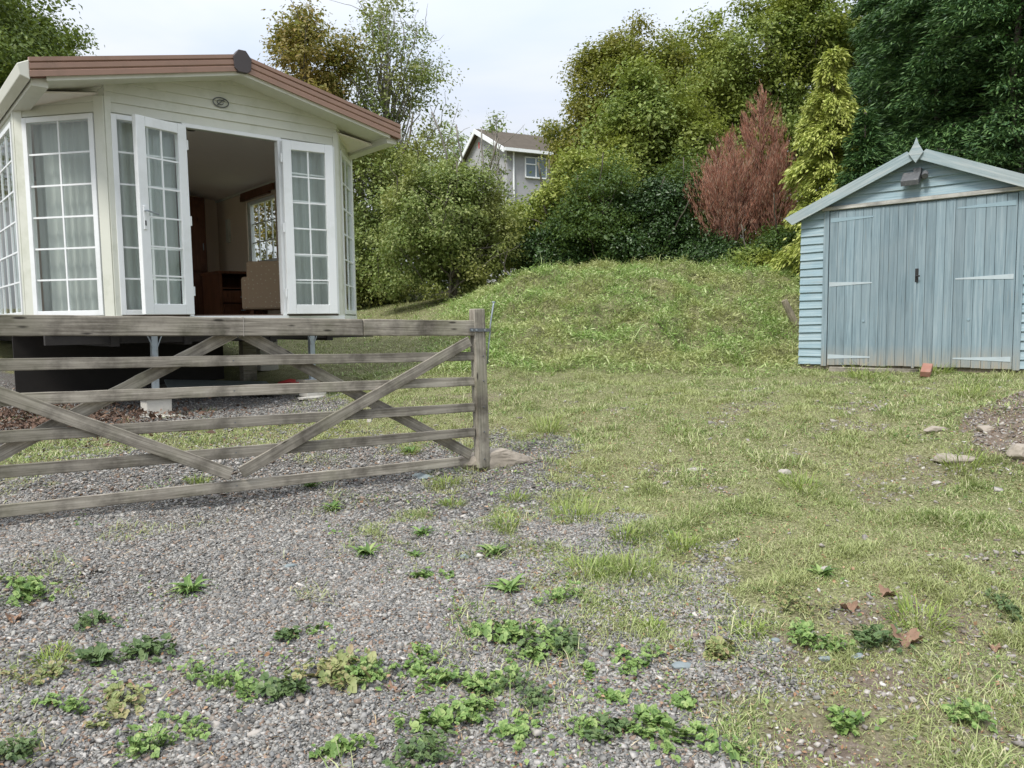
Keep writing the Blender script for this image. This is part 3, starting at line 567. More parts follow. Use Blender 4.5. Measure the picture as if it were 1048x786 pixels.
# ------------------------------------------------------------------ gate
GA = .606; gx, gy, gz = -.26, 5.884, .579
gate = empty('field_gate', (gx, gy, gz), 'weathered grey five-bar timber gate standing open on the gravel', 'gate', rz=GA)   # local -x runs along the gate, -y... towards camera
gate.rotation_euler = (0, R(.3), GA)
GL = 3.66
def plank(name, x0, z0, x1, z1, wd, th, y, parent=gate, mat='gate', bev=.004, wob=.003):
    ln = math.hypot(x1-x0, z1-z0); k = 26; mb = MB()
    hs = [-wd/2, wd/2]; vs = []; rr = random.Random(name+str(x0)+str(z0))
    for i in range(k+1):
        t = ln*i/k; w0 = rr.uniform(-wob, wob)*.5; w1 = rr.uniform(-wob, wob)*.5
        for yy_, zz_ in ((-th/2, -wd/2+w0), (th/2, -wd/2+w0), (th/2, wd/2+w1), (-th/2, wd/2+w1)): vs.append((t, yy_, zz_))
    fs = [(3, 2, 1, 0), tuple(4*k+j for j in range(4))]
    for i in range(k): fs += [(4*i+j, 4*i+(j+1) % 4, 4*i+4+(j+1) % 4, 4*i+4+j) for j in range(4)]
    o = mb.add(vs, fs).build(name, M[mat], parent, bevel=bev); o.location = (x0, y, z0); o.rotation_euler = (0, -math.atan2(z1-z0, x1-x0), 0); return o
H = 1.1
# top rail: two butted lengths
for a, b in ((-GL, -.955), (-.951, .02)): plank('top_rail', a, H-.0575, b, H-.0575, .115, .07, 0, bev=.006)
for dz, wd in ((.237, .067), (.427, .068), (.627, .067), (.816, .07), (1.03, .07)):
    e = -.18 if dz > 1 else -.04
    plank('rail', -GL, H-dz-wd/2, e, H-dz-wd/2, wd, .024, .0)
def brace(xa, za, xb, zb, y): return plank('brace', xa, za, xb, zb, .078, .022, y)
brace(-1.80, .12, -.09, H-.155, -.0245); brace(-3.62, H-.16, -1.86, .115, -.0245)
brace(-1.76, H-.09, -.05, .07, .047); brace(-1.80, H-.09, -3.6, .06, .047)
po = plank('gate_post', 0.018, -.03, -.02, H+.09, .1, .078, 0, bev=.008); po.location = (.028, 0, -.03); po.rotation_euler = (0, R(-90-1.6), 0)
plank('hanging_stile', -GL-.03, -.02, -GL-.03, H+.12, .11, .078, 0, bev=.008)
mb = MB(); mb.box(-.1, .085, -.0505, -.0445, H-.085, H-.06); mb.box(-.1, .085, .0445, .0505, H-.085, H-.06); mb.box(.08, .086, -.05, .05, H-.085, H-.06); st = mb.build('latch_strap', M['strap'], gate)
mb = MB()
for bx_ in (-.085, -.045, .03): mb.tube([(bx_, -.056, H-.0725), (bx_, -.044, H-.0725)], .008, 8)
mb.build('bolt', M['galv'], st)
MB().tube([(.135, -.02, H+.14), (.13, -.022, H+.12), (.1, -.025, H-.02), (.095, -.025, H-.09), (.083, -.02, H-.19), (.075, -.015, H-.33)], .0065, 8).tube([(.12, -.022, H+.142), (.15, -.02, H+.142)], .006, 6).build('spring_latch', M['galv'], gate, smooth=True)
mb = MB()
for dz in (.27, .46, .66, .85, 1.06):
    mb.tube([(.022, -.0465, H-dz), (.022, -.036, H-dz)], .0055, 6)
    mb.tube([(-1.83, -.0365, H-dz), (-1.83, -.03, H-dz)], .0045, 6)
mb.build('bolt_heads', M['strap'], gate)
MB().box(-1.765, -1.762, -.0375, .0375, H-.118, H+.003).build('string_tie', M['whitestone'], gate)

# ------------------------------------------------------------------ caravan
van = empty('static_caravan', (-3.09, 8.79, 1.877), 'cream static caravan with bay front and open white french doors', 'caravan')
van.rotation_euler = (R(1.2), R(-1.1), .711)
HW, BW, BD, LEN = 1.29, 1.94, .825, 10.2
bay = [(-BW, LEN), (-BW, BD), (-HW, 0), (HW, 0), (BW, BD), (BW, LEN)]
ZT = 2.0
def fmat(p0, p1):
    a = math.atan2(p1[1]-p0[1], p1[0]-p0[0]); return Matrix.Translation((p0[0], p0[1], 0)) @ Matrix.Rotation(a, 4, 'Z'), math.hypot(p1[0]-p0[0], p1[1]-p0[1])
def roofz(x, off=0): return 2.60-abs(x)*.22+off
# walls (x along facet left->right seen from outside, y>0 inside)
def wall(name, p0, p1, holes, ztop, mat, thick=.05, ins=0):
    mb = MB(); mb.M, ln = fmat(p0, p1); x = ins
    for h0, h1, z0, z1 in holes:
        if h0 > x+.001: mb.box(x, h0, 0, thick, -.02, ztop)
        mb.box(h0, h1, 0, thick, z1, ztop)
        if z0 > 0: mb.box(h0, h1, 0, thick, -.02, z0)
        x = h1
    if ln-ins > x: mb.box(x, ln-ins, 0, thick, -.02, ztop)
    return mb.build(name, mat, van)
fA = ((-BW, BD), (-HW, 0)); fB = ((-HW, 0), (HW, 0)); fC = ((HW, 0), (BW, BD)); lA = math.hypot(BW-HW, BD)
side_l = ((-BW, LEN), (-BW, BD)); side_r = ((BW, BD), (BW, LEN)); ls = LEN-BD
wall('wall', *fA, [(.13, lA-.15, .02, ZT)], 2.1, M['cream']); wall('wall', *fB, [(.07, .70, .02, ZT), (HW-.52, HW+.52, 0, ZT), (2*HW-.70, 2*HW-.07, .02, ZT)], 2.1, M['cream'])
wall('wall', *fC, [(.15, lA-.13, .02, ZT)], 2.1, M['cream'])
wall('wall', *side_l, [(1.5, 2.7, .8, ZT), (5.0, 6.3, .8, ZT), (ls-1.9, ls-.14, .02, ZT)], 2.12, M['cream'])
wall('wall', *side_r, [(2.3, 3.45, .9, 1.95), (6, 7.2, .8, ZT)], 2.12, M['cream'])
wall('wall', (BW, LEN), (-BW, LEN), [], 2.12, M['cream'])
# horizontal lapped boards above the windows
mb = MB()
def laps(p0, p1, z0, nb, pitch, topf, x0=0, x1=None, out_=.0):
    Mx, ln = fmat(p0, p1); mb.M = Mx; x1 = ln if x1 is None else x1
    for i in range(nb):
        za = z0+i*pitch; zb = za+pitch
        if topf is None: a, b, c, d = x0, x1, x0, x1
        else:
            a, b = topf(za); c, d = topf(zb)
            if b <= a: continue
            if d < c: c = d = (c+d)/2
        mb.add([(a, -.022, za), (b, -.022, za), (d, -.006, zb), (c, -.006, zb), (a, .004, za), (b, .004, za), (d, .004, zb), (c, .004, zb)],
               [(0, 1, 2, 3), (4, 7, 6, 5), (0, 4, 5, 1), (3, 2, 6, 7), (1, 5, 6, 2), (0, 3, 7, 4)])
laps(*fB, 2.045, 6, .1, lambda z: (max(0, HW-(2.66-z)/.22), min(2*HW, HW+(2.66-z)/.22)))
kA = lA/(BW-HW); laps(*fA, 2.045, 3, .1, lambda z: (max(.1, (BW-(2.60-z)/.22)*kA), lA-.08)); laps(*fC, 2.045, 3, .1, lambda z: (.08, min(lA-.1, lA-(BW-(2.60-z)/.22)*kA))); laps(*side_l, 2.045, 1, .1, None)
mb.build('gable_cladding', M['cream'], van)
# gable infill above lap boards to the roof
MB().prism([(-HW, 2.09), (HW, 2.09), (HW, roofz(HW)+.03), (0, roofz(0)+.03), (-HW, roofz(HW)+.03)], .006, .05).build('gable_wall', M['cream'], van)
def infill(p0, p1, name):
    Mx, ln = fmat(p0, p1); mb = MB(); mb.M = Mx; za, zb_ = roofz(p0[0])+.03, roofz(p1[0])+.03
    mb.prism([(0, 2.09), (ln, 2.09), (ln, zb_), (0, za)], .006, .05); mb.build(name, M['cream'], van)
infill(*fA, 'bay_wall'); infill(*fC, 'bay_wall')
# pilasters at the corners
mb = MB()
for p0, p1, a, b in ((fA[0], fA[1], 0, .1), (fA[0], fA[1], lA-.11, lA+.006), (*fB, -.006, .055), (*fB, 2*HW-.055, 2*HW+.006), (*fC, -.006, .1), (*fC, lA-.1, lA), (*side_l, ls-.08, ls+.01)):
    mb = MB(); mb.M, _ = fmat(p0, p1); mb.box(a, b, -.026, -.002, -.03, 2.2 if p0 is not HW else 2.2); mb.build('corner_post', M['cream'], van, bevel=.004)
# sill band and floor
flo = [(-BW-.02, LEN), (-BW-.02, BD-.02), (-HW-.02, -.04), (HW+.02, -.04), (BW+.02, BD-.02), (BW+.02, LEN)]
def slab(name, pts, z0, z1, mat, parent=van):
    k = len(pts); return MB().add([(x, y, z0) for x, y in pts]+[(x, y, z1) for x, y in pts], [tuple(range(k-1, -1, -1)), tuple(range(k, 2*k))]+[(i, (i+1) % k, (i+1) % k+k, i+k) for i in range(k)]).build(name, mat, parent)
slab('floor', flo, -.075, -.022, M['upvc']); slab('floor_covering', [(x*.98, y*.995+.03) for x, y in flo], -.0215, -.003, M['carpet'])
mb = MB()
for xx_ in (-1.25, 1.25, -.5, .5): mb.box(xx_-.04, xx_+.04, .25, LEN-.1, -.33, -.085)
for yy_ in np.arange(.3, LEN, .8): mb.box(-BW+.1, BW-.1, yy_-.03, yy_+.03, -.2, -.079)
mb.box(-BW+.05, BW-.05, .28, .36, -.3, -.079)
mb.build('chassis', M['chassis'], van)
MB().box(-1.85, .75, 2.6, 2.63, -1.1, -.21).build('underside_shade_panel', M['chassis'], van)  # added dark panel standing in for the deep shade beneath the caravan
for sx in (-1, 1):
    for yy_ in (4.6, 5.5):
        w = MB().tube([(sx*1.1-.1, yy_, -.62), (sx*1.1+.1, yy_, -.62)], .3, 24).build('wheel', M['rubber'], van, bevel=.02)
# roof
OV, ES = -.355, 1.97
def roofslope(s):
    mb = MB(); t = .16
    z0 = roofz(ES); zp = roofz(0)
    pts = [(0, zp), (s*ES, z0), (s*ES, z0+t), (0, zp+t)]
    return mb.prism(pts, OV+.03, LEN+.15).build('roof_slope', M['roof'], van)
roofslope(-1); roofslope(1)
# underside soffit
mb = MB()
for s in (-1, 1): mb.prism([(0, roofz(0)-.012), (s*ES, roofz(ES)-.012), (s*ES, roofz(ES)-.002), (0, roofz(0)-.002)], OV+.06, LEN)
mb.build('soffit', M['soffit'], van)
# white bargeboard below, brown ribbed verge above
mb = MB()
for s in (-1, 1): mb.prism([(0, roofz(0)-.035), (s*(ES-.12), roofz(ES-.12)-.035), (s*(ES-.12), roofz(ES-.12)+.05), (0, roofz(0)+.05)], OV+.012, OV+.05)
mb.build('bargeboard', M['soffit'], van)
for s in (-1, 1):
    mb = MB(); prof = [(-.02, .0), (-.02, .05), (-.008, .062), (-.02, .074), (-.02, .118), (-.004, .128), (-.02, .138), (-.02, .175), (.05, .19), (.05, .01)]
    k = len(prof); vs = []
    for x in (s*.045, s*(ES+.015)):
        for py_, pz in prof: vs.append((x, OV+py_, roofz(x)+pz))
    mb.add(vs, [tuple(range(k)), tuple(range(2*k-1, k-1, -1))]+[(i, i+k, (i+1) % k+k, (i+1) % k) for i in range(k)]); mb.build('verge_trim', M['brown'], van)
MB().prism([(-.09, roofz(.07)+.03), (-.05, roofz(0)-.02), (.05, roofz(0)-.02), (.09, roofz(.07)+.03), (.1, roofz(.07)+.15), (.04, roofz(0)+.215), (-.04, roofz(0)+.215), (-.1, roofz(.07)+.15)], OV-.035, OV+.06).build('ridge_cap', M['darkmetal'], van, bevel=.006)
# gutters
for s in (-1, 1):
    gw = .1 if s < 0 else .03
    x = s*(ES+.015); zb = roofz(ES)
    MB().add([(x, OV-.01, zb-.03), (x, OV-.01, zb+.15), (x+s*gw, OV-.01, zb+.1), (x+s*gw*.8, OV-.01, zb+.0), (x, LEN, zb-.03), (x, LEN, zb+.15), (x+s*gw, LEN, zb+.1), (x+s*gw*.8, LEN, zb+.0)],
       [(0, 1, 2, 3), (7, 6, 5, 4), (0, 4, 5, 1), (1, 5, 6, 2), (2, 6, 7, 3), (3, 7, 4, 0)]).build('gutter', M['soffit'], van, bevel=.008)
    MB().prism([(s*(ES-.14), zb-.06), (s*(ES-.0), zb-.06), (s*(ES-.0), zb+.03), (s*(ES-.14), zb+.05)], OV+.06, LEN).build('fascia', M['soffit'], van)
# oval emblem
mb = MB(); mb.tube([(-.12+.085*math.cos(t), -.03, 2.325+.052*math.sin(t)) for t in np.linspace(0, 2*math.pi, 25)], .006, 5)
mb.tube([(-.12+.05*math.cos(t)*(1-.07*t), -.03, 2.325+.03*math.sin(t)*(1-.05*t)) for t in np.linspace(.5, 6, 18)], .005, 5); mb.tube([(-.16, -.03, 2.29), (-.12, -.03, 2.33), (-.075, -.03, 2.365)], .005, 5)
mb.build('emblem', M['strap'], van)
# windows
def window(p0, p1, a, b, z0, z1, cols, rows, name='window'):
    Mx, ln = fmat(p0, p1); mb = MB(); mb.M = Mx; f = .052
    mb.box(a, a+f, -.035, .03, z0, z1); mb.box(b-f, b, -.035, .03, z0, z1); mb.box(a+f, b-f, -.034, .03, z0, z0+f); mb.box(a+f, b-f, -.034, .03, z1-f, z1)
    w = mb.build(name, M['upvc'], van, bevel=.003)
    mb = MB(); mb.M = Mx
    for i in range(1, cols): x = a+f+(b-a-2*f)*i/cols; mb.box(x-.009, x+.009, -.02, .002, z0+f, z1-f)
    for j in range(1, rows): z = z0+f+(z1-z0-2*f)*j/rows; mb.box(a+f, b-f, -.0195, .0015, z-.009, z+.009)
    mb.build('glazing_bars', M['upvc'], w); mb = MB(); mb.M = Mx; mb.add([(a+f,-.012,z0+f),(b-f,-.012,z0+f),(b-f,-.012,z1-f),(a+f,-.012,z1-f)],[(0,1,2,3)]); mb.build('pane', M['glass'], w)
    return w
window(*fA, .1, lA-.12, .0, ZT+.03, 2, 6); window(*fB, .045, .735, 0, ZT+.03, 2, 6); window(*fB, 2*HW-.735, 2*HW-.045, 0, ZT+.03, 2, 6)
window(*fC, .13, lA-.11, 0, ZT+.03, 2, 6); window(*side_l, ls-1.93, ls-.11, 0, ZT+.03, 4, 6); window(*side_l, 1.5, 2.7, .8, ZT, 2, 3); window(*side_l, 5, 6.3, .8, ZT, 2, 3)
window(*side_r, 2.3, 3.45, .9, 1.95, 4, 3); window(*side_r, 6, 7.2, .8, ZT, 2, 3)
# door frame
mb = MB(); mb.box(-.555, -.515, -.038, .05, -.015, ZT); mb.box(.515, .555, -.038, .05, -.015, ZT); mb.box(-.555, .555, -.039, .052, ZT, ZT+.04); mb.box(-.56, .56, -.07, .052, -.045, -.016); mb.build('door_frame', M['upvc'], van)
def leaf(sgn, ang, wd):
    """hinged at the opening's edge and folded back outside"""
    e = bpy.data.objects.new('french_door', None)
    Mx = Matrix.Translation((sgn*.55, -.045, 0)) @ Matrix.Rotation(ang, 4, 'Z'); f = .1; mb = MB(); mb.M = Mx
    X = lambda a, b: (min(sgn*a, sgn*b), max(sgn*a, sgn*b)); hh = ZT-.0
    mb.box(*X(0, f), -.065, 0, 0, hh); mb.box(*X(wd-f, wd), -.065, 0, 0, hh); mb.box(*X(f, wd-f), -.064, -.001, 0, f+.01); mb.box(*X(f, wd-f), -.064, -.001, hh-f, hh)
    d = mb.build('french_door', M['upvc'], van, bevel=.005)
    mb = MB(); mb.M = Mx; q0, q1 = X(f, wd-f); mb.add([(q0,-.038,f),(q1,-.038,f),(q1,-.038,hh-f),(q0,-.038,hh-f)],[(0,1,2,3)]); mb.build('pane', M['glass'], d)
    mb = MB(); mb.M = Mx; xm = (wd)/2; mb.box(*X(xm-.008, xm+.008), -.046, -.03, f, hh-f)
    for j in range(1, 6): z = f+(hh-2*f)*j/6; mb.box(*X(f, wd-f), -.0455, -.0305, z-.008, z+.008)
    mb.build('glazing_bars', M['upvc'], d)
    mb = MB(); mb.M = Mx
    for z in (.25, 1.0, 1.8): mb.tube([(sgn*-.012, -.05, z-.05), (sgn*-.012, -.05, z+.05)], .013, 8)
    mb.build('hinge', M['upvc'], d)
    if sgn < 0:
        mb = MB(); mb.M = Mx; mb.box(-wd+.03, -wd+.06, -.078, -.0655, .86, 1.1); mb.build('handle_plate', M['upvc'], d, bevel=.004)
        mb = MB(); mb.M = Mx; mb.tube([(-wd+.045, -.078, 1.05), (-wd+.045, -.11, 1.05), (-wd+.06, -.115, 1.045), (-wd+.17, -.115, 1.02)], .009, 8); mb.build('handle', M['galv'], d)
        mb = MB(); mb.M = Mx; mb.box(-wd+.038, -wd+.052, -.081, -.079, .9, .95); mb.build('keyhole', M['black'], d)
leaf(-1, R(16), .565); leaf(1, R(-9), .6)
# inner lining
def lining(p0, p1, holes, ztop): 
    mb = MB(); mb.M, ln = fmat(p0, p1); x = .04
    for h0, h1, z0, z1 in holes: mb.box(x, h0, .055, .075, 0, ztop); mb.box(h0, h1, .055, .075, z1, ztop); mb.box(h0, h1, .055, .075, -.002, z0) if z0 > 0 else None; x = h1
    mb.box(x, ln-.04, .055, .075, 0, ztop); return mb
lining(*side_r, [(2.3, 3.45, .9, 1.95), (6, 7.2, .8, ZT)], 2.15).build('inner_wall', M['interior'], van); lining(*side_l, [(1.5, 2.7, .8, ZT), (5, 6.3, .8, ZT), (ls-1.9, ls-.14, .02, ZT)], 2.15).build('inner_wall', M['interior'], van)
MB().box(-BW+.08, BW-.08, 5.6, 5.66, 0, 2.2).build('partition', M['interior'], van)
mb = MB()
for s in (-1, 1): mb.prism([(0, 2.42), (s*BW*.98, 2.13), (s*BW*.98, 2.15), (0, 2.44)], .06, 5.6)
mb.build('ceiling', M['ceiling'], van)
MB().tube([(.1, 1.6, 2.41), (.1, 1.6, 2.37)], .05, 16).build('ceiling_spotlight', M['darkmetal'], van)
mb = MB(); mb.box(1.86-.05, 1.86, 2.55+.7, 3.45+.95, 1.97, 2.05); mb.box(1.8, 1.83, 3.05, 4.35, 2.0, 2.1); mb.build('pelmet', M['cab'], van)
MB().box(1.82, 1.862, 5.0, 5.12, 1.35, 1.75).build('wall_lamp', M['cream'], van)
cg = empty('tall_cabinet', (0, 0, 0), 'tall dark wood cupboard against the back wall inside the caravan', 'cupboard')
def into_van(o, loc, rz=0):
    mw = Matrix.Translation(van.location) @ van.rotation_euler.to_matrix().to_4x4() @ Matrix.Translation(loc) @ Matrix.Rotation(rz, 4, 'Z')
    o.location = mw.to_translation(); o.rotation_euler = mw.to_euler(); return o
into_van(cg, (.75, 5.2, 0))
MB().box(-.75, .75, 0, .38, 0, 2.12).build('carcass', M['cab'], cg, bevel=.005)
for x in (-.73, -.24, .26):
    d = MB().box(x, x+.47, -.022, -.001, .85, 2.05).build('cupboard_door', M['cab'], cg, bevel=.006); MB().tube([(x+.42, -.04, 1.2), (x+.42, -.04, 1.32)], .008, 6).build('handle', M['galv'], d)
    d = MB().box(x, x+.47, -.05, -.001, .06, .8).build('base_door', M['cab'], cg, bevel=.006)
dk = into_van(empty('chest_of_drawers', (0, 0, 0), 'low brown wooden desk unit with drawers inside the doorway', 'drawers'), (1.5, 3.9, 0))
mb = MB(); mb.box(-.42, .34, -.35, .45, .7, .74); mb.box(-.4, -.36, -.33, .43, 0, .7); mb.box(.28, .32, -.33, .43, 0, .7); mb.box(-.36, .28, .4, .43, 0, .7); mb.box(-.36, .28, -.33, .4, .46, .48); mb.build('carcass', M['cab'], dk)
for i in range(2): d = MB().box(-.355, .275, -.335, -.31, .03+.21*i, .22+.21*i).build('drawer', M['cab'], dk, bevel=.005); MB().tube([(-.08, -.35, .12+.21*i), (0, -.35, .12+.21*i)], .008, 6).build('handle', M['galv'], d)
ac = into_van(empty('armchair', (0, 0, 0), 'low armchair in tan patterned fabric just inside the doorway', 'armchair'), (1.36, 2.1, 0), R(-40))
MB().box(-.4, .4, -.05, .12, .1, .8).build('backrest', M['fabric'], ac, bevel=.04); MB().box(-.38, .38, .12, .7, .1, .42).build('seat', M['fabric'], ac, bevel=.04)
for s in (-1, 1): MB().box(*sorted((s*.36, s*.5)), .0, .72, .1, .58).build('armrest', M['fabric'], ac, bevel=.04)
for sx in (-.35, .35):
    for sy in (.0, .62): MB().box(sx-.03, sx+.03, sy, sy+.06, 0, .1).build('leg', M['cab'], ac)
# net curtains
def curtain(p0, p1, a, b, label, z0=.03, z1=2.0):
    Mx, ln = fmat(p0, p1); w = b-a; k = int(w/.012); V = []; F = []
    for i in range(k+1):
        x = -w/2+w*i/k; ph = x*62+1.2*math.sin(x*9)
        for z, am in ((z0, .021), ((z0+z1)/2, .017), (z1, .011)): V.append((x+.004*math.sin(z*3), am*math.sin(ph+.25*z)+.004*math.sin(ph*2.3+z), z))
    for i in range(k):
        for j in range(2): F.append((3*i+j, 3*i+3+j, 3*i+4+j, 3*i+1+j))
    o = np_mesh('net_curtain', np.array(V), np.array(F), M['net'], smooth=True)
    mw = Matrix.Translation(van.location) @ van.rotation_euler.to_matrix().to_4x4() @ Mx @ Matrix.Translation(((a+b)/2, .13, 0))
    o.matrix_world = mw; return tag(o, label, 'curtain', 'net curtains in the caravan bay')
curtain(*fA, .1, lA-.08, 'white net curtain in the left angled bay window'); curtain(*fB, .06, .7, 'white net curtain behind the open left french door')
curtain(*fB, 2*HW-.7, 2*HW-.08, 'white net curtain behind the open right french door'); curtain(*fC, .12, lA-.12, 'white net curtain in the narrow right bay window')
curtain(*side_l, ls-1.3, ls-.2, 'white net curtain in the side window at the far left')
# supports
def support(u, v, label):
    p = van.matrix_basis if False else Matrix.Translation(van.location) @ van.rotation_euler.to_matrix().to_4x4()
    q = p @ Vector((u, v, -.08)); g = ghs(q.x, q.y); ln = q.z-g
    r = empty('support_jack', (q.x, q.y, g), label, 'jack stand', 'steel jack stands under the caravan bay', rz=.711)
    MB().box(-.032, .032, -.032, .032, .24, ln-.03).build('steel_post', M['galv'], r, bevel=.004)
    mb = MB(); mb.tube([(-.02, -.036, ln-.28), (-.06, -.036, ln-.17), (-.13, -.036, ln-.03)], .006, 6); mb.tube([(.02, -.036, ln-.28), (.06, -.036, ln-.17), (.13, -.036, ln-.03)], .006, 6); mb.build('strut', M['galv'], r)
    MB().box(-.1, .1, -.1, .1, ln-.03, ln-.001).build('top_plate', M['galv'], r)
    mb = MB(); mb.box(-.075, .075, -.075, .075, .233, .24); mb.build('foot_plate', M['galv'], r)
    b = empty('concrete_block', (q.x, q.y, g), label.replace('galvanised steel jack', 'concrete block and pad'), 'block', 'concrete blocks under the jacks', rz=.72)
    MB().box(-.13, .13, -.11, .11, .03, .205).build('block', M['concrete'], b, bevel=.008); MB().box(-.16, .16, -.13, .13, .206, .232).build('timber_pad', M['gate'], b, bevel=.003)
    rock('slab', 0, 700, .1, .1, .1, M['concrete'], label.replace('galvanised steel jack', 'thin pale concrete slab under the block'), cat='slab', seed=int(u*10)+40)
    s = bpy.context.scene.objects[-1] if False else LASTROCK()
    s.location = (q.x+.02, q.y-.05, g+.012); s.scale = (2.6, 2.1, .28); s.rotation_euler = (0, 0, .6)
def LASTROCK():
    return sorted([o for o in bpy.data.objects if o.name.startswith('slab')], key=lambda o: o.name)[-1]
support(-.9, .12, 'galvanised steel jack left of the doorway under the caravan'); support(.93, .12, 'galvanised steel jack right of the doorway under the caravan')
def vanp(u, v): 
    q = Matrix.Translation(van.location) @ van.rotation_euler.to_matrix().to_4x4() @ Vector((u, v, 0)); return q.x, q.y, ghs(q.x, q.y)
x, y, z = vanp(1.0, 2.3); o = MB().box(-.1, .1, -.08, .08, -.02, .72).build('timber_prop', M['gate'], None, bevel=.006); o.location = (x, y, z); o.rotation_euler.z = .7; tag(o, 'dark upright timber prop beneath the caravan right of centre', 'prop')
x, y, z = vanp(1.55, 2.9); o = MB().box(-.14, .14, -.1, .1, -.01, .5).box(-.16, .16, -.12, .12, .505, .53).build('block_stack', M['concrete'], None, bevel=.006); o.location = (x, y, z); o.rotation_euler.z = .6; tag(o, 'pale block stack under the right rear of the caravan bay', 'block')
for u, v, w, d, h, mt_, lb in ((.3, 1.5, 1.3, .7, .1, 'slate', 'grey board lying flat on the ground under the caravan'), (.75, .75, .7, .4, .03, 'gate', 'weathered board lying under the caravan below the doorway')):
    x, y, z = vanp(u, v); o = MB().box(-w/2, w/2, -d/2, d/2, 0, .02).build('board', M[mt_]); o.location = (x, y, z+h); o.rotation_euler = (R(8), R(3), .5); tag(o, lb, 'board')
x, y, z = vanp(1.1, .9); o = MB().tube([(-.25, .06, .05), (-.1, .0, .09), (.1, -.04, .06), (.3, -.02, .02)], .028, 8).tube([(-.2, .12, .03), (.0, .05, .05), (.25, .06, .02)], .02, 8).build('red_hose', M['red'], None, smooth=True); o.location = (x, y, z+.02); o.rotation_euler.z = .1; tag(o, 'red plastic hose offcut lying beneath the caravan corner', 'hose')
x1_, y1_ = rng.normal(-4.9, .9, 5000), rng.normal(7.6, .7, 5000); groundleaves('leaf_litter', x1_, y1_, .04, M['darkleaf'], 'brown fallen leaves heaped under the left end of the caravan', up=.8, lift=.07)

# ------------------------------------------------------------------ shed
shed = empty('garden_shed', (4.73, 9.058, 1.149), 'pale blue timber shed with closed double doors and pitched roof', 'shed')
shed.rotation_euler = (0, R(.9), -.718)
SW, SD, PZ, EZ = 1.35, 3.6, 2.45, 1.86
sl = (PZ-EZ)/SW
mb = MB()
def sboard(x0f, x1f, z, h):
    """one lapped board, ends may slope"""
    a0, a1 = x0f(z), x0f(z+h); b0, b1 = x1f(z), x1f(z+h)
    if b0 <= a0: return
    if b1 < a1: a1 = b1 = (a1+b1)/2
    rr = random.uniform(-.003, .003)
    mb.add([(a0, -.028, z+rr), (b0, -.028, z-rr), (b1, -.008, z+h+.004), (a1, -.008, z+h+.004), (a0, .0, z+rr), (b0, .0, z-rr), (b1, .0, z+h+.004), (a1, .0, z+h+.004)], [(0, 1, 2, 3), (4, 7, 6, 5), (0, 4, 5, 1), (3, 2, 6, 7), (1, 5, 6, 2), (0, 3, 7, 4)])
hB = .1012
for i in range(19):
    z = .02+i*hB
    if z+hB > 1.96: break
    sboard(lambda z: -SW, lambda z: -1.06, z, hB); sboard(lambda z: 1.06, lambda z: SW, z, hB)
z = 1.985
while z < PZ-.03:
    w = lambda z: min(SW, (PZ-.01-z)/sl); sboard(lambda z: -w(z), lambda z: w(z), z, hB*1.04); z += hB*1.04
mb.build('front_boards', M['shedH'], shed)
MB().prism([(-SW, .02), (SW, .02), (SW, EZ+.02), (0, PZ+.01), (-SW, EZ+.02)], .001, .04).build('front_wall', M['shedH'], shed)
mb = MB()
for s in (-1, 1): mb.box(*sorted((s*SW, s*(SW-.04))), .041, SD, .02, EZ)
mb.prism([(-SW, .02), (SW, .02), (SW, EZ), (0, PZ), (-SW, EZ)], SD+.001, SD+.04); mb.build('side_walls', M['shedH'], shed)
for s in (-1, 1):
    x1 = s*(SW+.07); zz0 = lambda x: PZ+.02-abs(x)*sl
    MB().prism([(0, zz0(0)), (x1, zz0(x1)), (x1, zz0(x1)+.03), (0, zz0(0)+.03)], -.12, SD+.12).build('roof_slope', M['tiles'], shed)
    h = .125; o = MB(); ln = math.hypot(SW+.07, (SW+.07)*sl); ang = math.atan(sl)
    o.add([(0, 0, 0), (ln+.0, 0, 0), (ln+.055, 0, h), (0+h*math.tan(ang), 0, h), (0, .022, 0), (ln, .022, 0), (ln+.055, .022, h), (h*math.tan(ang), .022, h)], [(0, 1, 2, 3), (4, 7, 6, 5), (0, 4, 5, 1), (3, 2, 6, 7), (1, 5, 6, 2), (0, 3, 7, 4)])
    if s < 0:
        o.v = [(-a, b, c) for a, b, c in o.v]
    bb = o.build('bargeboard', M['barge'], shed, bevel=.002); bb.location = (0, -.145, PZ-.045); bb.rotation_euler = (0, s*ang, 0)
MB().prism([(0, 2.35), (.078, 2.465), (.022, 2.57), (0, 2.64), (-.022, 2.57), (-.078, 2.465)], -.172, -.1465).build('finial', M['barge'], shed, bevel=.003)
mb = MB(); mb.box(-1.06, -.995, -.036, -.001, .0, 1.93).build('door_post', M['shedV'], shed, bevel=.002); MB().box(.995, 1.06, -.036, -.001, .0, 1.93).build('door_post', M['shedV'], shed, bevel=.002)
MB().box(-1.08, 1.08, -.062, -.001, 1.932, 1.978).build('lintel', M['lintel'], shed, bevel=.004)
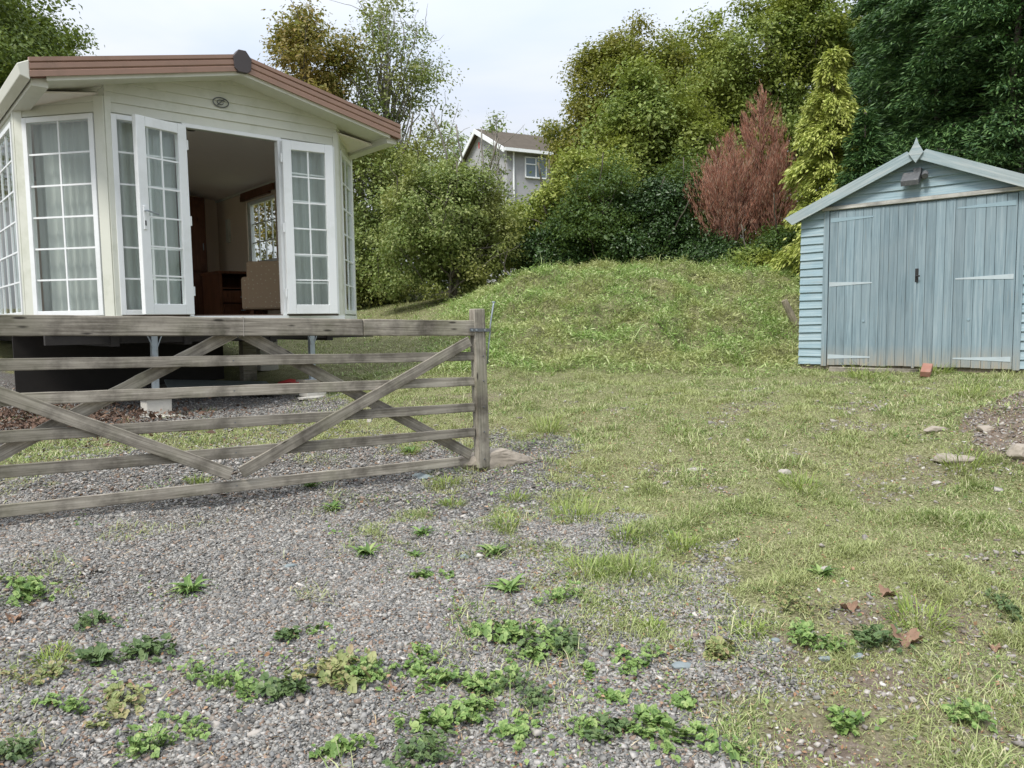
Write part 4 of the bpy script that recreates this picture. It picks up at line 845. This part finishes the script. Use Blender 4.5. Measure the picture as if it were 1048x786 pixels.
for s in (-1, 1):
    o = MB(); k = 10; w = .985/k
    for i in range(k):
        a = (i*w+.004 if s > 0 else -.985+i*w); o.box(a+.0012, a+w-.0018, -.032-random.uniform(0, .002), -.005, .01+random.uniform(0, .012), 1.915)
    d = o.build('door', M['shedV'], shed, bevel=.0025)
    # narrow raised cover strip next to the hinge side third
    MB().box(*sorted((s*.35, s*.372)), -.041, -.034, .02, 1.9).build('door_batten', M['shedV'], d)
    for z, mt_ in ((.12, 'hinge'), (1.02, 'hinge'), (1.81, 'hingeblue')):
        e = s*.975; ww = .56 if s > 0 else .50; MB().add([(e, -.037, z-.028), (e, -.037, z+.028), (e-s*ww, -.037, z+.007), (e-s*ww, -.037, z-.007), (e, -.0325, z-.028), (e, -.0325, z+.028), (e-s*ww, -.0325, z+.007), (e-s*ww, -.0325, z-.007)],
            [(0, 1, 2, 3), (7, 6, 5, 4), (0, 4, 5, 1), (1, 5, 6, 2), (2, 6, 7, 3), (3, 7, 4, 0)]).build('strap_hinge', M[mt_], d)
    MB().tube([(s*.56, -.034, .56), (s*.56, -.042, .56)], .014, 10).build('bolt_head', M['hingeblue'], d)
    if s > 0:
        MB().box(-.0, .035, -.046, -.0335, 1.0, 1.16).build('lock_plate', M['black'], d, bevel=.003)
        MB().tube([(.018, -.046, 1.07), (.018, -.075, 1.07), (.06, -.08, 1.07)], .009, 8).build('handle', M['black'], d)
MB().box(-.012, .016, -.044, -.0335, .0, 1.91).build('meeting_strip', M['shedV'], shed)
lp = MB(); lp.prismx([(-.05, 2.17), (-.17, 2.1), (-.19, 2.16), (-.08, 2.27), (-.05, 2.26)], -.15, .04); lp.build('flood_lamp', M['lampgrey'], shed, bevel=.006)
MB().tube([(.06, -.03, 2.21), (.09, -.1, 2.23), (.1, -.16, 2.19)], .035, 10).box(-.04, .04, -.09, -.03, 2.2, 2.31).build('lamp_sensor', M['lampgrey'], shed, bevel=.004)
mb = MB(); mb.box(-SW+.02, SW-.02, .0, .05, -.04, .018); mb.box(-SW+.02, SW-.02, SD-.1, SD, -.25, .018); mb.build('floor_bearer', M['stump'], shed)
x, y, z = ground_at(893, 381); o = MB().box(-.5, .5, -.03, .03, -.01, .05).build('loose_plank', M['gate'], None, bevel=.004); o.location = (x, y-.0, z); o.rotation_euler = (0, .02, -.70); tag(o, 'weathered plank lying along the foot of the left shed door', 'plank')
x, y, z = ground_at(946, 385); o = MB().box(-.05, .05, -.108, .108, -.033, .033).build('brick', M['brick'], None, bevel=.006); o.location = (x-.02, y-.08, z+.07); o.rotation_euler = (R(24), R(4), R(-34)); tag(o, 'red brick propped against the shed doors', 'brick')
x, y, z = ground_at(813, 335); o = MB().tube([(-.16, 0, .40), (-.06, 0, .2), (.06, 0, -.05)], [.05, .055, .06], 10).build('log', M['stump'], None, bevel=.004); o.location = (x, y, z); tag(o, 'short pale log leaning beside the left shed wall', 'log')

# ------------------------------------------------------------------ trees
def tubes(paths, k=6):
    mb = MB()
    for pts, rad in paths: mb.tube(pts, rad, k)
    return mb
def branch(p0, p1, r0, r1, sag=.15, seg=6, wob=.08):
    p0 = np.array(p0, float); p1 = np.array(p1, float); L_ = np.linalg.norm(p1-p0); pts = []
    for i in range(seg+1):
        t = i/seg; p = p0+(p1-p0)*t; p = p+np.array([0, 0, 1])*math.sin(t*math.pi)*sag*L_*.5 + (rng.normal(0, wob, 3)*L_*.2 if 0 < i < seg else 0); pts.append(tuple(p))
    return pts, [r0+(r1-r0)*(i/seg)**.8 for i in range(seg+1)]
def tree(name, label, x, y, height, lobes, nclump, perclump, leafs, mat, bark='bark', cr=.45, trunk_r=.15, group='trees and shrubs behind the garden', up=.6, cat='tree', z=None, flat=.7, aspect=.55, limbs=26, multi=1, bare=0):
    """lobes: list of (cx,cy,cz,rx,ry,rz) relative to base"""
    z = ghs(x, y) if z is None else z; o = empty(name, (x, y, z-.05), label, cat, group); lb = np.array(lobes, float); vol = np.prod(lb[:, 3:], axis=1)**.66; pick = rng.choice(len(lb), nclump, p=vol/vol.sum())
    d = unit(rng.normal(0, 1, (nclump, 3))); r = rng.uniform(.35, 1.0, nclump)**.55*np.exp(rng.normal(0, .1, nclump)); cen = lb[pick, :3]+d*r[:, None]*lb[pick, 3:]; cen[:, 2] = np.maximum(cen[:, 2], .12)
    outd = unit(cen-lb[:, :3].mean(0)); crr = cr*np.clip(np.exp(rng.normal(-.05, .42, nclump)), .3, 1.8); cnt = np.maximum(8, (perclump*(crr/cr)**2*rng.uniform(.5, 1.3, nclump)).astype(int)); idx = np.repeat(np.arange(nclump), cnt); k = len(idx)
    q = rng.normal(0, 1, (k, 3)); q = unit(q)*rng.random((k, 1))**.4; q[:, 2] *= flat; P = cen[idx]+q*crr[idx, None]*rng.uniform(.6, 1.25, (k, 1)); P[:, 2] -= .15*np.hypot(q[:, 0], q[:, 1])*crr[idx]
    nr = unit(rng.normal(0, .55, (k, 3))+[0, 0, up]+.45*q+.35*outd[idx]); ax = unit(np.cross(nr, rng.normal(0, 1, (k, 3)))); Ln = leafs*np.exp(rng.normal(0, .28, k)); V, F = leafmesh(P, ax, nr, Ln, Ln*aspect)
    np_mesh('crown', V, F, L[mat], o)
    paths = []; top = np.array([lb[:, 0].mean(), lb[:, 1].mean(), height*.8])
    for q_ in range(multi):
        bx_, by_ = (rng.normal(0, .02, 2) if multi > 1 else (0, 0)); tp = top+(rng.normal(0, .5, 3) if multi > 1 else 0); paths.append(branch((bx_, by_, -.1), tp, trunk_r/(1 if multi == 1 else 1.8), trunk_r*.2, .0, 9, .06))
    tr = paths[0][0]
    for i in rng.choice(nclump, min(limbs, nclump), replace=False):
        c = cen[i]; hz = np.clip(c[2]*.6, .1, height*.75); j = min(range(len(tr)), key=lambda a: abs(tr[a][2]-hz)); paths.append(branch(tr[j], c, trunk_r*.38*(1-.5*hz/height), .012, .12, 6, .12))
    for i in range(bare):
        c = cen[rng.integers(nclump)]; e = c+unit(rng.normal(0, .5, 3)+[0, 0, 1.0])*rng.uniform(.5, 1.2); paths.append(branch(c, e, .012, .004, .1, 5, .15))
    tubes(paths).build('trunk', M[bark], o, smooth=True); return o
def blob(cx, cz, rx, rz, cy=0, ry=None): return (cx, cy, cz, rx, ry or rx*.85, rz)
def px2(px, Y): return (px-524)/FPX*Y
def ztop(py, Y): return 1.5+(352-py)/FPX*Y
# left tree behind the caravan
tree('oak_tree', 'dark green leafy tree rising above the caravan roof at top left', -19.5, 28, 14, [blob(0,8.5,4.6,3.6), blob(1.8,9.7,2.3,2.0), blob(-1.8,11.2,3,2.4), blob(-3,7,4,3)], 260, 400, .14, 'oak', cr=.85, trunk_r=.3)
tree('hawthorn_tree', 'olive and rust tinged tree rising behind the caravan roof ridge', px2(318,20), 20, 8.4, [blob(0,6.1,1.25,1.5), blob(.5,4.6,1.5,1.4), blob(-.2,2.8,1.8,1.8), blob(-.35,7.1,.6,.8)], 190, 260, .085, 'brownish', cr=.42, trunk_r=.14, bare=20)
tree('birch_tree', 'airy thin-leaved tree with sky showing through, right of the caravan', px2(402,21), 21, 8.2, [blob(.1,6.2,1.4,1.6), blob(.9,5.0,.9,1.3), blob(-.7,5.3,1.1,1.3), blob(.2,7.4,.9,.7), blob(-.3,4,1.2,1)], 190, 70, .085, 'apple', 'bark_pale', cr=.36, trunk_r=.11, aspect=.5, limbs=70, bare=90)
tree('hedge_tree', 'dense green shrub filling the space right of the caravan corner', px2(385,18.6), 18.6, 4.6, [blob(0,2.6,1.5,1.7), blob(-.6,1.3,1.6,1.4), blob(.7,1.5,1.2,1.4), blob(.5,3.3,.9,.8)], 220, 230, .075, 'apple', cr=.42, trunk_r=.12, multi=3, cat='shrub')
tree('apple_tree', 'rounded pale green fruit shrub standing at the left foot of the mound', px2(462,16.3), 16.3, 3.4, [blob(-.1,1.7,1.25,1.3), blob(.55,1.15,1.0,1.0), blob(-.75,1.0,.9,.9), blob(.2,2.4,.7,.7), blob(.75,2.3,.3,.6), blob(-.6,2.2,.3,.6)], 210, 250, .062, 'apple', cr=.32, trunk_r=.09, multi=4, cat='shrub', bare=60)
tree('willow_shrub', 'loose grey-green shrub between the caravan and the distant house', px2(495,19), 19, 4.6, [blob(0,1.3,1.2,1.2), blob(.5,1.5,.5,.5), blob(-1.0,2.0,.9,1.2)], 130, 190, .075, 'apple', 'bark_pale', cr=.36, trunk_r=.09, multi=3, cat='shrub', bare=30)
tree('sapling', 'slender sapling in front of the distant house gable', px2(512,20), 20, 5.2, [blob(0,4.0,.2,.8), blob(0,2.8,.4,.8)], 18, 40, .075, 'willow', 'bark_pale', cr=.2, trunk_r=.035, limbs=14, cat='sapling', bare=6)
tree('garden_tree', 'thin grey-leaved tree behind the left side of the distant house', px2(478,56), 56, 11, [blob(-1.5,8.8,3.2,2.6), blob(2.5,9.8,2.4,1.6), blob(-4.2,7.6,3,2.4)], 110, 70, .24, 'willow', 'bark_pale', cr=.85, trunk_r=.2, bare=30)
tree('yellow_shrub', 'yellow-green leafy shrub below the distant house window', px2(572,17.5), 17.5, 3.2, [blob(.2,1.4,.9,1.1), blob(.8,2.2,.8,.8), blob(-.6,1.0,.7,.8), blob(.5,.7,1.1,.8)], 170, 240, .075, 'yellow', cr=.34, trunk_r=.09, multi=3, cat='shrub')
tree('sycamore_tree', 'large olive green sycamore with a broad round crown, tallest of the left group', px2(648,27), 27, 9.6, [blob(.4,6.1,2.3,2.3), blob(-1.6,4.9,1.4,1.6), blob(2.3,6.3,1.8,2.3), blob(.6,3.0,2.5,2.1), blob(-.4,6.2,1.6,1.7), blob(-1.3,3.1,1.2,1.4), blob(-2.3,4.3,.8,.8)], 380, 400, .105, 'syc', cr=.58, trunk_r=.3)
tree('ash_tree', 'fresh green tree in front of the large sycamore crown', px2(665,20.5), 20.5, 5.8, [blob(.2,3.6,1.4,1.5), blob(1.1,2.8,1.3,1.4), blob(-1.0,2.7,1.1,1.2), blob(-.2,4.7,.7,.8)], 230, 230, .095, 'ash', cr=.42, trunk_r=.14, limbs=34, bare=20)
tree('lime_tree', 'bright green broadleaf tree rising behind the dead red conifer', px2(785,24), 24, 9.4, [blob(0,6.4,2.1,2.2), blob(-1.2,5,1.7,1.9), blob(1.2,7.3,1.7,1.5), blob(0,3.6,2.1,2)], 280, 340, .1, 'ash', cr=.55, trunk_r=.25)
tree('tall_tree', 'tall olive tree with sky gaps above the shed roof', px2(895,25), 25, 11.5, [blob(0,8.6,2.6,2.4), blob(1.8,6.8,2.4,2.6), blob(-1.0,6.4,1.9,2.2), blob(2.6,9.4,1.8,1.8)], 210, 170, .12, 'syc', cr=.55, trunk_r=.26, limbs=50, bare=40)
tree('tall_tree', 'tall dark broadleaf tree behind the cypresses at top right', px2(1010,24), 24, 12, [blob(0,8.5,3,3.4), blob(2,6,3,3), blob(-1.8,5.5,2.4,3)], 260, 280, .11, 'oak', cr=.65, trunk_r=.26, limbs=50)
for i, (px, Y, w, h, lab, mt_) in enumerate([(575,16.6,.8,1.5,'dark glossy evergreen bush at the left top of the mound','holly'),(618,16.3,1.0,2.2,'dark evergreen bush with upright shoots on the mound top','hedge'),(665,16.2,.95,1.75,'dense ivy-dark bush in the middle of the mound top','holly'),
      (700,16.8,.8,2.5,'dark bush left of the dead red conifer','hedge'),(725,15.6,.55,.6,'low dark bush beneath the left of the dead red conifer','holly'),(800,15.3,.6,.8,'low bush between the dead red conifer and shed','hedge'),(770,15.1,.4,.35,'small green bush at the foot of the dead red conifer','ash')]):
    tree('evergreen_bush', lab, px2(px, Y), Y, h, [blob(0,h*.45,w,h*.5), blob(w*.4,h*.3,w*.8,h*.35), blob(-w*.4,h*.3,w*.8,h*.35), blob(w*.2,h*.75,w*.4,h*.3)], int(70+50*w*h), 210, .055, mt_, cr=.28, trunk_r=.05, multi=3, cat='bush', group='dark bushes along the top of the mound')
# hedge mass closing the view behind
hx = []
lb = [(px2(p, 23)+rng.normal(0, .3), 23+rng.normal(0, .5), 2.9+rng.uniform(.3, 1.9)) for p in np.linspace(330, 1150, 70)]
P = np.repeat(np.array(lb), 420, axis=0)+rng.normal(0, 1, (70*420, 3))*[.55, .5, .75]; k = len(P); nr = unit(rng.normal(0, .6, (k, 3))+[0, -.3, .6]); ax = unit(np.cross(nr, rng.normal(0, 1, (k, 3)))); s = .13*np.exp(rng.normal(0, .3, k)); V, F = leafmesh(P, ax, nr, s, s*.6)
tag(np_mesh('undergrowth', V, F, L['hedge']), 'dark undergrowth massed beneath the trees behind the mound', kind='stuff')
lb = [(rng.uniform(5, 42), rng.uniform(36, 42), rng.uniform(3.5, 15.5)) for _ in range(420)]
lb = [q for q in lb if q[2] < 8+.45*(q[0])]
P = np.repeat(np.array(lb), 130, axis=0)+rng.normal(0, .8, (len(lb)*130, 3)); k = len(P); nr = unit(rng.normal(0, .6, (k, 3))+[0, -.3, .6]); ax = unit(np.cross(nr, rng.normal(0, 1, (k, 3)))); s = .26*np.exp(rng.normal(0, .3, k)); V, F = leafmesh(P, ax, nr, s, s*.6)
tag(np_mesh('far_wood', V, F, L['oak']), 'distant wood filling the background behind the right-hand trees', kind='stuff')

def conifer(name, label, x, y, height, width, mat, nb, perb, ln, wd, bark='bark', droop=.25, rise=.1, base=.2, shape=.8, cat='conifer', group=None, upright=0, stems=1, spread=.3, top=1.0, sl=None):
    z = ghs(x, y); o = empty(name, (x, y, z-.05), label, cat, group); Ps = []; As = []; paths = []
    for s_ in range(stems):
        sx, sy = (rng.normal(0, spread, 2) if stems > 1 else (0, 0)); hh = height*(rng.uniform(.72, 1) if s_ else 1)
        if sl: sx, hh = sl[s_][0], height*sl[s_][1]; 
        if stems > 1: paths.append(branch((0, 0, -.1), (sx*.76, sy*.76, base+.12), .06, .035, 0, 4, .02))
        paths.append(branch((sx*.75, sy*.75, base if stems > 1 else -.1), (sx, sy, hh*.97), .1/math.sqrt(stems), .008, 0, 8, .0 if stems > 1 else .02))
        for i in range(nb//stems):
            t = rng.random()**.85; hz = base+(hh-base)*t; R_ = width*max(.06, (1-t**1.3*top))**shape*rng.uniform(.45, 1.2)/(1 if stems == 1 else 1.5); az = rng.uniform(0, 6.283); c_, s2 = math.cos(az), math.sin(az)
            k = max(12, int(perb*(.35+R_/width))); tt = rng.random(k)**.6
            cx, cy = sx*(.75+.25*t), sy*(.75+.25*t)
            zc = hz+R_*(rise+upright)*tt-droop*R_*tt**2.2
            lat = rng.normal(0, .13, k)*R_*(.3+tt*.9); lat = np.clip(lat, -.5, .5); p = np.stack([cx+c_*R_*tt-s2*lat, cy+s2*R_*tt+c_*lat, zc+rng.normal(0, .05, k)*(1+R_*.3)-abs(lat)*.2], -1)
            a = unit(np.stack([c_-s2*lat*2, s2+c_*lat*2, np.full(k, rise+upright*1.6)-droop*2.2*tt], -1)+rng.normal(0, .38, (k, 3))); Ps.append(p); As.append(a)
            if i % 3 == 0: paths.append(branch((cx, cy, hz), (cx+c_*R_*.8, cy+s2*R_*.8, hz+R_*.8*(rise+upright)-droop*R_*.5), .022, .005, .05, 4, .05))
    P = np.vstack(Ps); A_ = np.vstack(As); k = len(P); nr = unit(rng.normal(0, .5, (k, 3))+[0, 0, .8 if upright < .5 else .1]); nr = unit(nr-A_*(nr*A_).sum(1)[:, None]); s = ln*np.exp(rng.normal(0, .3, k)); V, F = leafmesh(P, A_, nr, s, s*0+wd*rng.uniform(.6, 1.4, k), .1)
    np_mesh('crown', V, F, L[mat], o); tubes(paths, 5).build('trunk', M[bark], o, smooth=True); return o
cg_ = 'dark cypress trees behind the shed'
conifer('cypress_tree', 'dark cypress directly behind the shed peak', px2(955,14.8), 14.8, 10.5, 1.9, 'cypress', 320, 430, .11, .028, droop=.35, rise=.25, group=cg_)
conifer('cypress_tree', 'dark cypress at the right edge of the photo behind the shed', px2(1035,13.6), 13.6, 10.5, 2.2, 'cypress', 320, 430, .11, .028, droop=.35, rise=.25, group=cg_)
conifer('cypress_tree', 'tallest dark cypress, set back behind the right slope of the shed roof', px2(985,17.2), 17.2, 12.5, 2.5, 'cypress', 320, 430, .12, .03, droop=.35, rise=.25, group=cg_)
conifer('cypress_tree', 'slender dark cypress set back between the golden conifer and the shed peak', px2(905,17.6), 17.6, 8.8, 1.25, 'cypress', 220, 380, .11, .028, droop=.35, rise=.25, group=cg_)
conifer('cypress_tree', 'dark cypress beyond the right edge of the shed roof', px2(1110,15.5), 15.5, 12, 2.5, 'cypress', 300, 380, .12, .03, droop=.35, rise=.25, group=cg_)
conifer('cypress_tree', 'small dark cypress in front of the golden conifer, against the shed roof', px2(884,13.6), 13.6, 3.3, .85, 'cypress', 130, 320, .1, .026, droop=.35, rise=.3, group=cg_)
conifer('golden_conifer', 'bright yellow-green conifer beside the shed roof', px2(850,14.4), 14.4, 4.05, 1.0, 'gold', 150, 560, .085, .032, droop=.8, rise=.55, shape=.55)
conifer('dead_conifer', 'dead rust-red conifer standing on top of the mound', px2(760,15.9), 15.9, 3.6, 1.1, 'dead', 640, 90, .095, .0085, bark='bark_red', droop=.0, rise=.2, upright=1.7, base=.12, shape=.75, stems=11, spread=.3, sl=[(-.66, .45), (.72, .5), (.5, 1), (.15, .83), (.72, .84), (-.15, .76), (-.42, .68), (.32, .92), (-.68, .54), (-.3, .6), (.6, .6)])

# ------------------------------------------------------------------ distant house
g = np.array([-.42, .907]); e = np.array([.907, .42]); P0 = np.array([-.1, 40.]); zb, ze, zp = 3.7, 11.5, 13.2; GWd, HL = 7.0, 11.0
hs = empty('house', (P0[0], P0[1], zb), 'distant grey rendered house with brown tiled gable roof on the hill', 'house'); hs.rotation_euler.z = math.atan2(e[1], e[0])
# local x along e (long side), local y along g approx (into the depth)
h = ze-zb; hp = zp-zb
MB().prismx([(0, 0), (GWd, 0), (GWd, h), (GWd/2, hp), (0, h)], 0, HL).build('wall', M['render'], hs)
for s, (ya, yb_) in enumerate(((-.35, GWd/2), (GWd+.35, GWd/2))):
    sl_ = (hp-h)/(GWd/2); za = h-.35*sl_; MB().add([(-.3, ya, za+.03), (HL+.3, ya, za+.03), (HL+.3, yb_, hp+.03), (-.3, yb_, hp+.03), (-.3, ya, za+.15), (HL+.3, ya, za+.15), (HL+.3, yb_, hp+.15), (-.3, yb_, hp+.15)],
      [(0, 1, 2, 3), (7, 6, 5, 4), (0, 4, 5, 1), (1, 5, 6, 2), (2, 6, 7, 3), (3, 7, 4, 0)]).build('roof', M['tiles'], hs)
    MB().add([(-.36, ya, za-.12), (-.36, yb_, hp-.12), (-.36, yb_, hp+.14), (-.36, ya, za+.14), (-.305, ya, za-.12), (-.305, yb_, hp-.12), (-.305, yb_, hp+.14), (-.305, ya, za+.14)], [(0, 1, 2, 3), (7, 6, 5, 4), (0, 4, 5, 1), (1, 5, 6, 2), (2, 6, 7, 3), (3, 7, 4, 0)]).build('bargeboard', M['upvc'], hs)
MB().box(-.3, HL, -.47, -.36, h-.22, h-.06).build('gutter', M['upvc'], hs); MB().tube([(.35, -.1, h-.15), (.35, -.06, h-.4), (.35, -.06, 0)], .05, 8).build('downpipe', M['upvc'], hs)
MB().box(-.02, -.003, GWd/2+.1, GWd/2+.22, hp-.85, hp-.5).build('red_vent', M['red'], hs)
for x0_ in (1.05, 4.5, 7.8):
    w = MB(); z0_, z1_ = h-1.35, h-.38; w.box(x0_, x0_+1.15, -.05, .0, z0_, z1_); wo = w.build('window', M['hglass'], hs); w = MB()
    w.box(x0_-.05, x0_, -.09, .0, z0_-.05, z1_+.05); w.box(x0_+1.15, x0_+1.2, -.09, .0, z0_-.05, z1_+.05); w.box(x0_, x0_+1.15, -.09, 0, z1_, z1_+.05); w.box(x0_, x0_+1.15, -.12, 0, z0_-.07, z0_); w.box(x0_+.55, x0_+.6, -.09, 0, z0_, z1_); w.box(x0_, x0_+.55, -.088, 0, z1_-.35, z1_-.3); w.build('frame', M['upvc'], wo)
# fence rails glimpsed between shrubs
f = empty('rail_fence', (px2(535,20), 20, ghs(px2(535,20), 20)), 'low timber rail fence glimpsed between shrubs below the house', 'fence', rz=.1)
for z in (.5, 1.0): MB().box(-1.5, 1.5, -.02, .02, z, z+.1).build('rail', M['gate'], f)
for x in (-1.4, 0, 1.4): MB().box(x-.05, x+.05, .021, .1, -.1, 1.2).build('post', M['stump'], f)

# ------------------------------------------------------------------ world and sun
wd_ = bpy.data.worlds.new('World'); S.world = wd_; wd_.use_nodes = True; nt = wd_.node_tree
for nd in list(nt.nodes): nt.nodes.remove(nd)
wo = nt.nodes.new('ShaderNodeOutputWorld'); bg = nt.nodes.new('ShaderNodeBackground'); sky = nt.nodes.new('ShaderNodeTexSky'); sky.sky_type = 'NISHITA'; sky.sun_disc = False
SE, SR = R(52), R(215); sky.sun_elevation = SE; sky.sun_rotation = SR; bg.inputs['Strength'].default_value = .1
tc = nt.nodes.new('ShaderNodeTexCoord'); sx = nt.nodes.new('ShaderNodeSeparateXYZ'); nt.links.new(tc.outputs['Generated'], sx.inputs[0])
mp = nt.nodes.new('ShaderNodeMapping'); mp.inputs['Scale'].default_value = (1.2, 1.2, 4); nt.links.new(tc.outputs['Generated'], mp.inputs[0])
cl = noise(nt, mp.outputs[0], 1.5, 5, .5, .4)
el = N(nt, 'ShaderNodeMath', operation='MAXIMUM'); nt.links.new(sx.outputs[2], el.inputs[0]); el.inputs[1].default_value = 0
lum = N(nt, 'ShaderNodeMath', operation='MULTIPLY_ADD'); nt.links.new(el.outputs[0], lum.inputs[0]); lum.inputs[1].default_value = 6.6; lum.inputs[2].default_value = 2.25
cloud = ramp(nt, cl, [(.38, (.78, .86, 1.0)), (.62, (.97, .99, 1.03))])
vm = N(nt, 'ShaderNodeVectorMath', operation='SCALE'); nt.links.new(cloud, vm.inputs[0]); nt.links.new(lum.outputs[0], vm.inputs['Scale'])
nt.links.new(mixc(nt, .92, sky.outputs[0], vm.outputs[0]), bg.inputs['Color']); nt.links.new(bg.outputs[0], wo.inputs[0])
sd = bpy.data.lights.new('sun', 'SUN'); sd.energy = 1.5; sd.angle = R(16); sd.color = (1, .96, .9); so = bpy.data.objects.new('sun', sd); C.objects.link(so)
az = R(215); dirv = Vector((math.sin(az)*math.cos(SE), math.cos(az)*math.cos(SE), math.sin(SE)))
so.rotation_euler = dirv.to_track_quat('Z', 'Y').to_euler()
S.view_settings.view_transform = 'Standard'; S.view_settings.look = 'None'; S.view_settings.exposure = 1.25; S.view_settings.gamma = 1
S.render.engine = 'CYCLES'
